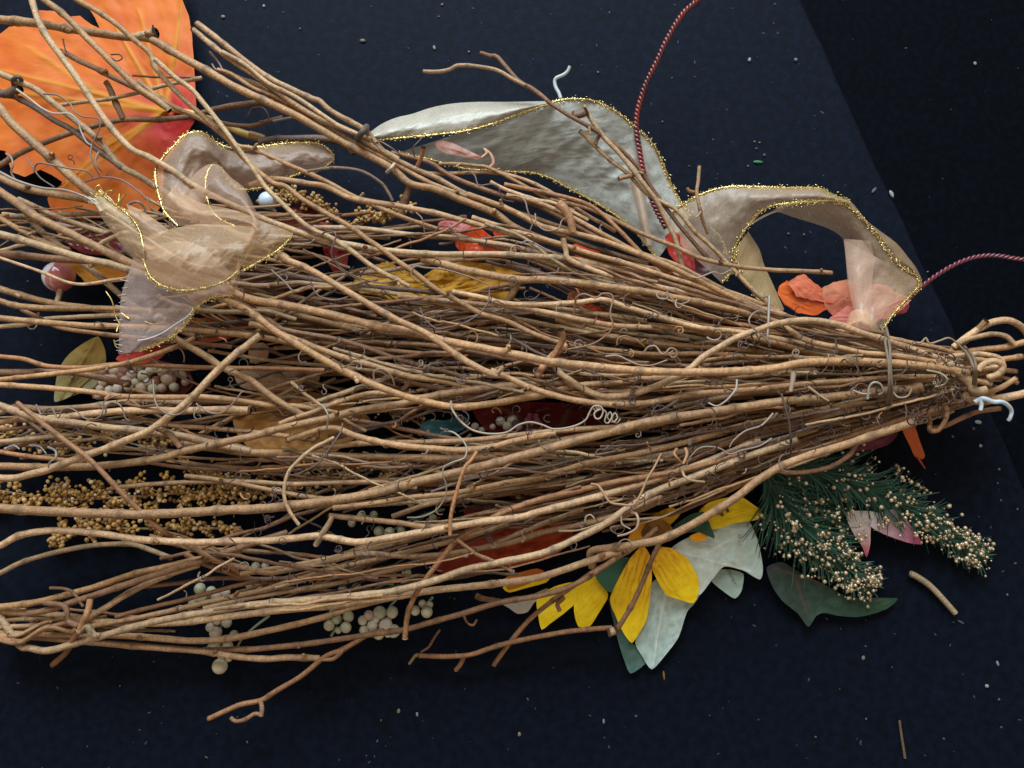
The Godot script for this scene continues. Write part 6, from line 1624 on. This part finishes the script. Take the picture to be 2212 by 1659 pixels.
func traced_tendrils():
	var grey := lin(0.42, 0.36, 0.29)
	var dark := lin(0.12, 0.075, 0.07)
	var brown := lin(0.28, 0.16, 0.09)
	tend([974, 866, 977, 885, 995, 910, 1021, 929, 1057, 937, 1094, 934, 1120, 918, 1146, 912, 1172, 918, 1198, 927, 1238, 921, 1264, 908, 1274, 890, 1282, 878, 1295, 877, 1303, 887, 1297, 903, 1287, 904, 1284, 892, 1298, 884, 1310, 892, 1306, 910, 1314, 914, 1322, 900, 1318, 890, 1312, 902, 1324, 912, 1334, 902, 1328, 892, 1322, 906, 1332, 914, 1340, 905], [60, 62, 64, 66, 66, 64, 62, 60], 3.4, grey)
	tend([959, 931, 979, 934, 998, 950, 1008, 968, 1003, 989, 977, 999, 959, 1010, 957, 1028, 964, 1049, 961, 1075, 943, 1101, 912, 1116, 880, 1118], [60, 64, 68, 66, 60, 52], 3.0, lin(0.36, 0.33, 0.27))
	tend([740, 914, 737, 931, 724, 952, 703, 981, 683, 1004, 651, 1020, 628, 1026, 623, 1018], [66, 68, 68, 64], 2.8, lin(0.16, 0.11, 0.11))
	tend([692, 874, 700, 880, 709, 898, 708, 914, 705, 928], [60, 62, 58], 3.4, lin(0.34, 0.30, 0.27))
	tend([696, 506, 704, 500, 714, 499, 724, 504, 725, 514, 719, 531, 716, 549, 727, 570, 755, 591, 795, 606, 828, 611, 860, 605], [62, 66, 66, 60, 58], 3.0, dark)
	tend([1057, 619, 1055, 651, 1034, 679, 1003, 697, 964, 708, 943, 710, 919, 690, 907, 664], [60, 64, 66, 62], 2.6, dark)
	tend([888, 583, 899, 575, 917, 578, 964, 583, 1016, 599, 1057, 616], [64, 64, 62], 3.0, lin(0.26, 0.19, 0.15))
	tend([892, 582, 888, 590, 893, 602, 907, 610], [64, 63], 3.0, brown)
	tend([940, 500, 948, 491, 959, 487, 977, 494, 990, 513, 992, 528, 993, 541], [56, 60, 60, 56], 2.8, lin(0.18, 0.11, 0.1))
	tend([899, 459, 912, 473, 917, 502], [56, 58, 56], 2.4, brown)
	tend([586, 583, 617, 611, 630, 626, 645, 630, 657, 622, 672, 619, 690, 640, 724, 648, 761, 638], [58, 62, 62, 58], 2.8, lin(0.2, 0.14, 0.12))
	tend([808, 822, 808, 804, 823, 796, 839, 804, 848, 818, 852, 832], [60, 64, 60], 3.2, lin(0.33, 0.22, 0.15))
	tend([1240, 676, 1243, 655, 1245, 643, 1261, 635, 1287, 643, 1303, 634, 1324, 640, 1318, 677, 1324, 703, 1311, 723, 1277, 744, 1225, 755], [58, 64, 66, 66, 62], 3.4, brown)
	tend([1417, 632, 1422, 643, 1436, 646, 1446, 638, 1440, 630, 1451, 645, 1467, 656, 1486, 652, 1493, 643], [60, 62, 62], 2.6, lin(0.34, 0.28, 0.22))
	tend([1654, 677, 1640, 672, 1628, 677, 1618, 690, 1622, 704, 1636, 716, 1654, 731, 1664, 742], [62, 66, 64], 3.2, lin(0.28, 0.2, 0.18))
	tend([1333, 745, 1334, 734, 1346, 726, 1362, 729, 1378, 738, 1392, 748], [64, 66, 62], 3.2, brown)
	tend([1392, 760, 1400, 750, 1416, 748, 1430, 765, 1440, 760, 1448, 752, 1460, 756, 1462, 768, 1452, 772, 1446, 764, 1454, 758], [64, 68, 68, 64], 3.4, lin(0.34, 0.22, 0.14))
	tend([1308, 770, 1334, 768, 1356, 778, 1380, 788, 1407, 789, 1441, 778], [60, 62, 60], 3.0, grey * 0.9)
	tend([1592, 820, 1591, 834, 1587, 845, 1568, 866, 1548, 877, 1530, 870], [64, 66, 62], 3.4, lin(0.40, 0.39, 0.37))
	tend([1505, 815, 1528, 818, 1548, 824, 1562, 836, 1566, 854], [60, 62, 60], 2.8, brown)
	tend([1670, 893, 1655, 910, 1641, 921, 1610, 931, 1584, 952, 1576, 966], [62, 64, 62], 3.2, lin(0.32, 0.26, 0.22))
	tend([1667, 947, 1641, 963, 1602, 973, 1576, 981, 1558, 970, 1537, 965, 1511, 968, 1490, 989, 1484, 1004], [60, 62, 62, 58], 3.0, lin(0.30, 0.26, 0.22))
	tend([1474, 1016, 1478, 1028, 1488, 1036, 1501, 1039, 1522, 1041], [62, 64, 62], 4.6, lin(0.46, 0.33, 0.2))
	tend([1462, 970, 1456, 980, 1464, 990, 1472, 1000], [62, 66, 64], 5.0, lin(0.38, 0.2, 0.09))
	tend([1480, 968, 1484, 982, 1476, 1002], [64, 66], 6.0, lin(0.42, 0.22, 0.1))
	tend([1277, 1046, 1292, 1049, 1305, 1067, 1318, 1085, 1342, 1090, 1368, 1090, 1383, 1069, 1399, 1033, 1414, 1008, 1428, 980], [60, 64, 66, 64, 58], 4.6, lin(0.38, 0.22, 0.1))
	tend([1342, 1114, 1344, 1132, 1362, 1143], [62, 64], 3.0, lin(0.36, 0.26, 0.18))
	tend([1365, 1108, 1374, 1110, 1379, 1124, 1374, 1142, 1355, 1153, 1334, 1158], [62, 66, 62], 4.6, lin(0.42, 0.28, 0.2))
	tend([1264, 1128, 1266, 1116, 1276, 1112, 1284, 1120], [60, 62], 3.4, lin(0.38, 0.29, 0.2))
	# left side
	tend([78, 874, 84, 886, 90, 896, 99, 885, 112, 882, 125, 903, 135, 885, 151, 882, 167, 890, 182, 903, 206, 905, 221, 892, 224, 869, 242, 858, 263, 853], [58, 60, 60, 58], 2.8, lin(0.22, 0.16, 0.14))
	tend([229, 894, 229, 879, 242, 869, 258, 874, 266, 888, 271, 903, 279, 908], [58, 62, 60], 3.0, lin(0.28, 0.2, 0.18))
	tend([331, 820, 333, 853, 341, 879, 365, 895, 391, 893, 414, 871], [60, 64, 62], 3.2, lin(0.24, 0.18, 0.14))
	tend([430, 877, 456, 892, 482, 890, 508, 866, 521, 848, 528, 846], [58, 60, 60], 3.0, lin(0.28, 0.2, 0.16))
	tend([14, 968, 30, 962, 42, 970], [56, 58], 3.2, lin(0.3, 0.32, 0.34))
	tend([64, 962, 86, 965, 100, 980], [56, 58], 3.2, lin(0.2, 0.2, 0.21))
	tend([104, 966, 120, 974, 120, 990, 108, 998, 104, 1010], [56, 60, 58], 3.8, lin(0.26, 0.26, 0.26))
	tend([36, 193, 65, 214, 91, 234, 117, 245, 151, 246, 169, 263, 174, 281, 187, 307, 198, 314], [62, 64, 66, 64, 62], 3.4, lin(0.46, 0.44, 0.40))
	tend([94, 203, 125, 206, 151, 224, 160, 240, 180, 252, 216, 258, 212, 284, 198, 312], [60, 62, 64, 62], 2.8, lin(0.24, 0.16, 0.15))
	tend([198, 314, 196, 336, 204, 360, 215, 378], [62, 62, 58], 2.8, lin(0.26, 0.2, 0.19))
	tend([214, 328, 206, 346, 212, 362, 220, 370], [62, 62, 58], 3.2, lin(0.34, 0.28, 0.26))
	tend([57, 341, 70, 359, 86, 383, 117, 404], [54, 56, 54], 2.8, lin(0.2, 0.13, 0.13))
	tend([73, 372, 76, 358, 88, 352, 120, 358, 156, 365, 182, 368, 196, 378, 204, 388], [58, 60, 60, 56], 3.4, lin(0.24, 0.17, 0.15))
	tend([182, 393, 221, 383, 260, 388, 294, 409, 315, 427, 330, 452, 348, 460], [56, 58, 58, 56], 3.0, lin(0.22, 0.15, 0.14))
	tend([-10, 368, 0, 372, 39, 391, 91, 406, 143, 411, 193, 428], [54, 56, 54], 4.4, lin(0.34, 0.31, 0.28))
	tend([276, 445, 284, 438, 298, 436, 310, 446, 316, 464], [54, 58, 54], 4.4, lin(0.26, 0.22, 0.2))
	tend([13, 332, 24, 340, 28, 356, 24, 372, 32, 386], [52, 54, 52], 3.4, lin(0.3, 0.24, 0.22))
	tend([240, 118, 258, 118, 264, 126, 252, 132, 240, 124], [38, 42, 40], 2.2, dark)
	tend([136, 84, 140, 104, 144, 114], [50, 48], 2.4, dark)
	tend([330, 54, 332, 66, 338, 76], [58, 54], 2.6, dark)
	tend([453, 112, 462, 122, 472, 134, 480, 152, 466, 150, 458, 138], [40, 44, 44], 3.6, lin(0.3, 0.2, 0.16))
	tend([536, 250, 544, 236, 556, 232, 570, 234, 580, 250, 576, 262, 560, 262], [34, 40, 38], 3.2, dark)
	tend([590, 262, 620, 256, 640, 254, 655, 258], [34, 38], 4.0, lin(0.26, 0.24, 0.22))
	tend([806, 312, 820, 306, 840, 316, 860, 330, 868, 336], [46, 50, 46], 2.6, lin(0.2, 0.13, 0.11))
	tend([896, 338, 892, 320, 902, 308, 910, 300], [48, 52, 50], 2.4, dark)
	tend([1002, 376, 1014, 372, 1026, 380, 1034, 400, 1060, 398, 1076, 404, 1086, 430, 1110, 436], [50, 54, 54, 48], 2.8, dark)
	tend([1094, 424, 1118, 424, 1134, 434, 1140, 456, 1150, 480, 1144, 500], [52, 56, 54], 3.0, lin(0.24, 0.16, 0.12))
	tend([1156, 462, 1160, 484, 1180, 498, 1206, 494, 1214, 476, 1230, 468], [54, 58, 60, 56], 3.0, brown)
	tend([1126, 526, 1140, 520, 1160, 528, 1180, 540, 1196, 546], [54, 56, 54], 3.0, lin(0.32, 0.26, 0.24))
	tend([1494, 598, 1510, 600, 1540, 588, 1560, 592, 1588, 576], [50, 52, 50], 2.8, lin(0.36, 0.28, 0.24))
	tend([1972, 742, 1990, 740, 2000, 730, 2008, 742, 2030, 736, 2050, 730, 2068, 742, 2082, 756], [50, 52, 52, 50], 3.4, lin(0.40, 0.3, 0.19))
	tend([1874, 862, 1878, 836, 1888, 826, 1902, 830, 1908, 846, 1898, 852], [62, 66, 62], 4.0, lin(0.42, 0.40, 0.36))
	tend([2002, 800, 2030, 806, 2046, 818, 2040, 830, 2020, 836], [60, 64, 60], 3.4, lin(0.4, 0.32, 0.2))
	tend([1928, 846, 1940, 858, 1960, 856, 1970, 840], [56, 60], 3.2, lin(0.4, 0.36, 0.3))
	tend([1840, 842, 1860, 850, 1880, 850], [56, 58], 3.6, lin(0.42, 0.40, 0.37))
	tend([1714, 806, 1712, 824, 1708, 846], [64, 64], 9.0, lin(0.36, 0.27, 0.22))
	tend([1746, 836, 1760, 846, 1776, 858, 1790, 866], [62, 62], 4.4, lin(0.46, 0.34, 0.22))
	for k in 90:
		var x := rng.randf_range(300, 2050)
		var s := rng.randf_range(0.06, 0.94)
		var y := lerpf(upper(x), lower(x), s)
		curl(Vector3(x, y, rng.randf_range(40, 60)), rng.randf() * TAU, rng.randf_range(18, 70), rng.randf_range(1.4, 2.4))

# ------------------------------------------------------------------ crumbs on the cloth
func crumb(x: float, y: float, rx: float, ry: float, turn: float, c: Color, label: String, group := "", low := false):
	var o := MeshInstance3D.new()
	o.name = numbered("crumb")
	var sp := SphereMesh.new()
	sp.radius = 1.0; sp.height = 2.0; sp.radial_segments = 10; sp.rings = 6
	var ar := sp.get_mesh_arrays()
	var vv: PackedVector3Array = ar[Mesh.ARRAY_VERTEX]
	var cc := PackedColorArray()
	c = c * 0.5
	for i in vv.size():
		vv[i] *= 1.0 + 0.3 * fine.get_noise_3d(vv[i].x * 14.0 + x, vv[i].y * 14.0, vv[i].z * 14.0 + y)
		cc.append(c * (1.0 + 0.4 * fine.get_noise_3d(vv[i].x * 20.0, vv[i].y * 20.0 + x, vv[i].z * 20.0)))
	ar[Mesh.ARRAY_VERTEX] = vv
	ar[Mesh.ARRAY_COLOR] = cc
	var m := ArrayMesh.new()
	m.add_surface_from_arrays(Mesh.PRIMITIVE_TRIANGLES, ar)
	o.mesh = m
	o.set_surface_override_material(0, mats.seed)
	add_child(o, true)
	var base := -90.0 if low else 0.0
	var u := px(y, base)
	o.position = at(x, y, base + minf(rx, ry) * u * 400.0)
	rx *= 0.82; ry *= 0.82
	o.basis = Basis(Vector3.UP, -turn).scaled_local(Vector3(rx * u, minf(rx, ry) * u * 0.7, ry * u))
	tag(o, label, "crumb", group)

func make_crumbs():
	var tan_c := lin(0.30, 0.245, 0.17)
	var grey := lin(0.34, 0.38, 0.42)
	var white := lin(0.42, 0.44, 0.44)
	var any := "pale plant crumb lying on the dark cloth"
	var grp := "pale crumbs scattered on the dark cloth"
	crumb(1926, 419, 5, 11, -0.4, white, "elongated whitish crumb right at the upper part of the cloth edge")
	crumb(1888, 411, 4, 10, 0.7, grey * 0.35, "faint grey sliver beside the whitish crumb by the cloth edge")
	crumb(1638, 350, 14, 4.5, 0.04, lin(0.06, 0.26, 0.10), "short green sliver on the cloth above the right ribbon loop")
	crumb(2113, 912, 9, 5.5, 0.1, white, "white crumb just below the milky plastic scrap at the tied end")
	crumb(2118, 963, 4.5, 4.5, 0, lin(0.36, 0.44, 0.6), "round bluish white crumb below the tied end of the bundle")
	crumb(2132, 1482, 5, 5, 0, white, "brightest round white crumb in the lower right corner area")
	crumb(2155, 1433, 3.5, 7, -0.25, grey, "oval grey crumb above the brightest white one, lower right")
	crumb(2076, 1344, 10, 3, 0.5, grey * 0.3, "dim grey sliver at the lower end of the fallen twig piece")
	crumb(1865, 1421, 4.5, 6, 0.2, tan_c, "greyish tan crumb below the dark green leaf")
	crumb(861, 1536, 4.5, 6.5, 0.2, tan_c, "tan crumb on the lower cloth, left one of a pair")
	crumb(901, 1543, 3.5, 6, -0.2, white * 0.8, "whitish crumb on the lower cloth, right one of a pair")
	crumb(1122, 1586, 4.5, 6, 0.1, tan_c * 1.1, "cream crumb near the bottom edge below the middle")
	crumb(1304, 1558, 3.5, 6.5, 0, white * 0.7, "narrow pale crumb on the lower cloth right of the middle")
	crumb(1434, 1459, 3, 12, -0.1, lin(0.42, 0.19, 0.05), "short orange brown splinter below the grey green leaf tips")
	crumb(783, 88, 8, 5, 0.1, tan_c * 0.6, "oblong tan crumb on the upper cloth left of the middle")
	crumb(938, 103, 4, 7, -0.3, tan_c, "pale oval crumb above the forked thin twig tip")
	crumb(482, 36, 6, 4.5, 0.2, tan_c, "tan crumb right of the orange leaf near the top edge")
	crumb(570, 13, 4, 4, 0, grey, "small grey crumb at the top edge")
	crumb(1619, 129, 4.5, 6, 0.3, grey, "grey oval crumb on the upper cloth right of the red wire")
	crumb(1719, 129, 5, 5, 0, grey * 0.6, "dim round crumb close to the upper cloth edge")
	crumb(2106, 137, 4, 5, 0, grey, "lone pale speck on the darker cloth beyond the edge", "", true)
	crumb(1938, 1111, 4, 5, 0, tan_c * 0.6, "brown crumb by the magenta petal tips")
	crumb(828, 813, 5, 5, 0, white, "white crumb in the gap under the twigs left of centre")
	var specks := [[1013, 112, 5, 4], [948, 36, 3.5, 4], [955, 10, 5, 5], [648, 62, 4, 4], [1126, 222, 3.5, 4], [1630, 306, 4, 4], [1641, 308, 4, 4], [1634, 321, 4, 4], [1651, 335, 5, 5], [1616, 359, 4.5, 4.5], [1431, 263, 4, 4], [1292, 156, 4, 4], [1703, 505, 4.5, 4.5], [1737, 507, 4.5, 4.5], [2004, 587, 3, 4], [2103, 926, 5, 5], [2058, 943, 5, 4], [2158, 1014, 5, 4], [2155, 1044, 4, 4], [2162, 1081, 4, 4], [2198, 1100, 4, 4], [2193, 1217, 4, 5], [1870, 1396, 4, 3], [2176, 1285, 4, 4], [2158, 1511, 4, 4], [2039, 1596, 4, 4], [2163, 1571, 4, 4], [1871, 1553, 4, 3], [1762, 1592, 3.5, 3.5], [1374, 1547, 4, 5], [1140, 1510, 3, 5], [823, 1556, 3, 4], [815, 1601, 3.5, 5], [982, 1293, 4, 3], [259, 1482, 3, 3], [534, 1603, 5, 3], [302, 1577, 3, 3], [84, 698, 4, 4], [125, 697, 3.5, 3.5], [130, 566, 3.5, 3], [60, 608, 3.5, 3.5], [446, 1636, 7, 2.5]]
	var marks := [["the twisted red wire", 1440, 110], ["the long arching ribbon", 1000, 226], ["the green sliver", 1638, 350], ["the open ribbon loop", 1720, 500], ["the fallen twig piece", 2016, 1280], ["the tied end of the bundle", 2100, 900], ["the fir sprig tip", 2110, 1200], ["the yellow flower", 1370, 1390], ["the thin straw", 1950, 1600], ["the lowest twig end", 460, 1550], ["the glossy red bead", 128, 600], ["the large orange leaf", 420, 60], ["the forked thin twig tip", 930, 154], ["the dark green leaf", 1830, 1325], ["the lowest big berry", 475, 1440], ["the plum red wire", 2050, 580], ["the hooked twig end", 960, 1418]]
	var called := []
	var many := {}
	for w in specks:
		var best: Array = marks[0]
		for m in marks:
			if Vector2(w[0] - m[1], w[1] - m[2]).length() < Vector2(w[0] - best[1], w[1] - best[2]).length():
				best = m
		var dx: float = w[0] - best[1]
		var dy: float = w[1] - best[2]
		var where := ("right of " if dx > 0 else "left of ") if absf(dx) > absf(dy) else ("below " if dy > 0 else "above ")
		var text: String = "tiny pale crumb on the cloth " + where + best[0]
		called.append(text)
		if not many.has(text):
			many[text] = []
		many[text].append(float(w[0]))
	for i in specks.size():
		var w: Array = specks[i]
		var same: Array = many[called[i]]
		var text: String = called[i]
		if same.size() > 1:
			same.sort()
			var rank := same.find(float(w[0]))
			var order := ["leftmost", "second", "third along", "fourth along", "fifth along", "sixth along"]
			text += ", " + ("rightmost" if rank == same.size() - 1 else order[mini(rank, 5)])
		crumb(w[0], w[1], w[2] * 0.75, w[3] * 0.85, rng.randf() * 3.0, [tan_c * 0.4, grey * 0.3, grey * 0.45, tan_c * 0.6][rng.randi() % 4], text, grp)
	# fallen twig piece and straw
	var t := thing("fallen_twig", "short broken tan twig piece lying alone on the cloth at lower right", "twig", at(2020, 1280, 3))
	stem("stick", t, [1966, 1239, 1976, 1243, 2000, 1258, 2020, 1276, 2042, 1300, 2064, 1325], [4, 3.5, 3.5], 6.6, 6.0, lin(0.46, 0.33, 0.19), "bark", 10)
	t = thing("straw", "thin dull straw on the cloth near the bottom right corner", "straw", at(1950, 1600, 1))
	stem("stalk", t, [1943, 1556, 1946, 1580, 1950, 1606, 1955, 1638], [1.2, 1.2], 2.6, 3.0, lin(0.17, 0.11, 0.055), "bark", 7)
	# lint
	var mm := MultiMesh.new()
	mm.transform_format = MultiMesh.TRANSFORM_3D
	var sp := SphereMesh.new()
	sp.radius = 1.0; sp.height = 2.0; sp.radial_segments = 6; sp.rings = 3
	var lm := StandardMaterial3D.new()
	lm.albedo_color = Color(0.035, 0.04, 0.05).linear_to_srgb()
	lm.roughness = 0.9
	sp.material = lm
	mm.mesh = sp
	mm.instance_count = 420
	for i in 420:
		var x := rng.randf_range(-20, 2230)
		var y := rng.randf_range(-20, 1680)
		var low := x > 1733.0 + y * 0.46 + 4.0
		if absf(x - 1733.0 - y * 0.46) < 40.0:
			x -= 90.0
			low = false
		var s := rng.randf_range(0.6, 1.9) * px(y, 0)
		var b := Basis(Vector3.UP, rng.randf() * TAU).scaled_local(Vector3(s * rng.randf_range(1.0, 3.0), s * 0.5, s))
		mm.set_instance_transform(i, Transform3D(b, at(x, y, -90.0 if low else 0.0) + Vector3.UP * s * 0.4))
	var li := MultiMeshInstance3D.new()
	li.name = "lint"
	li.multimesh = mm
	add_child(li, true)
	li.set_meta("kind", "stuff")
	li.set_meta("label", "fine grey lint specks sprinkled over the dark cloth")
	li.set_meta("category", "lint")
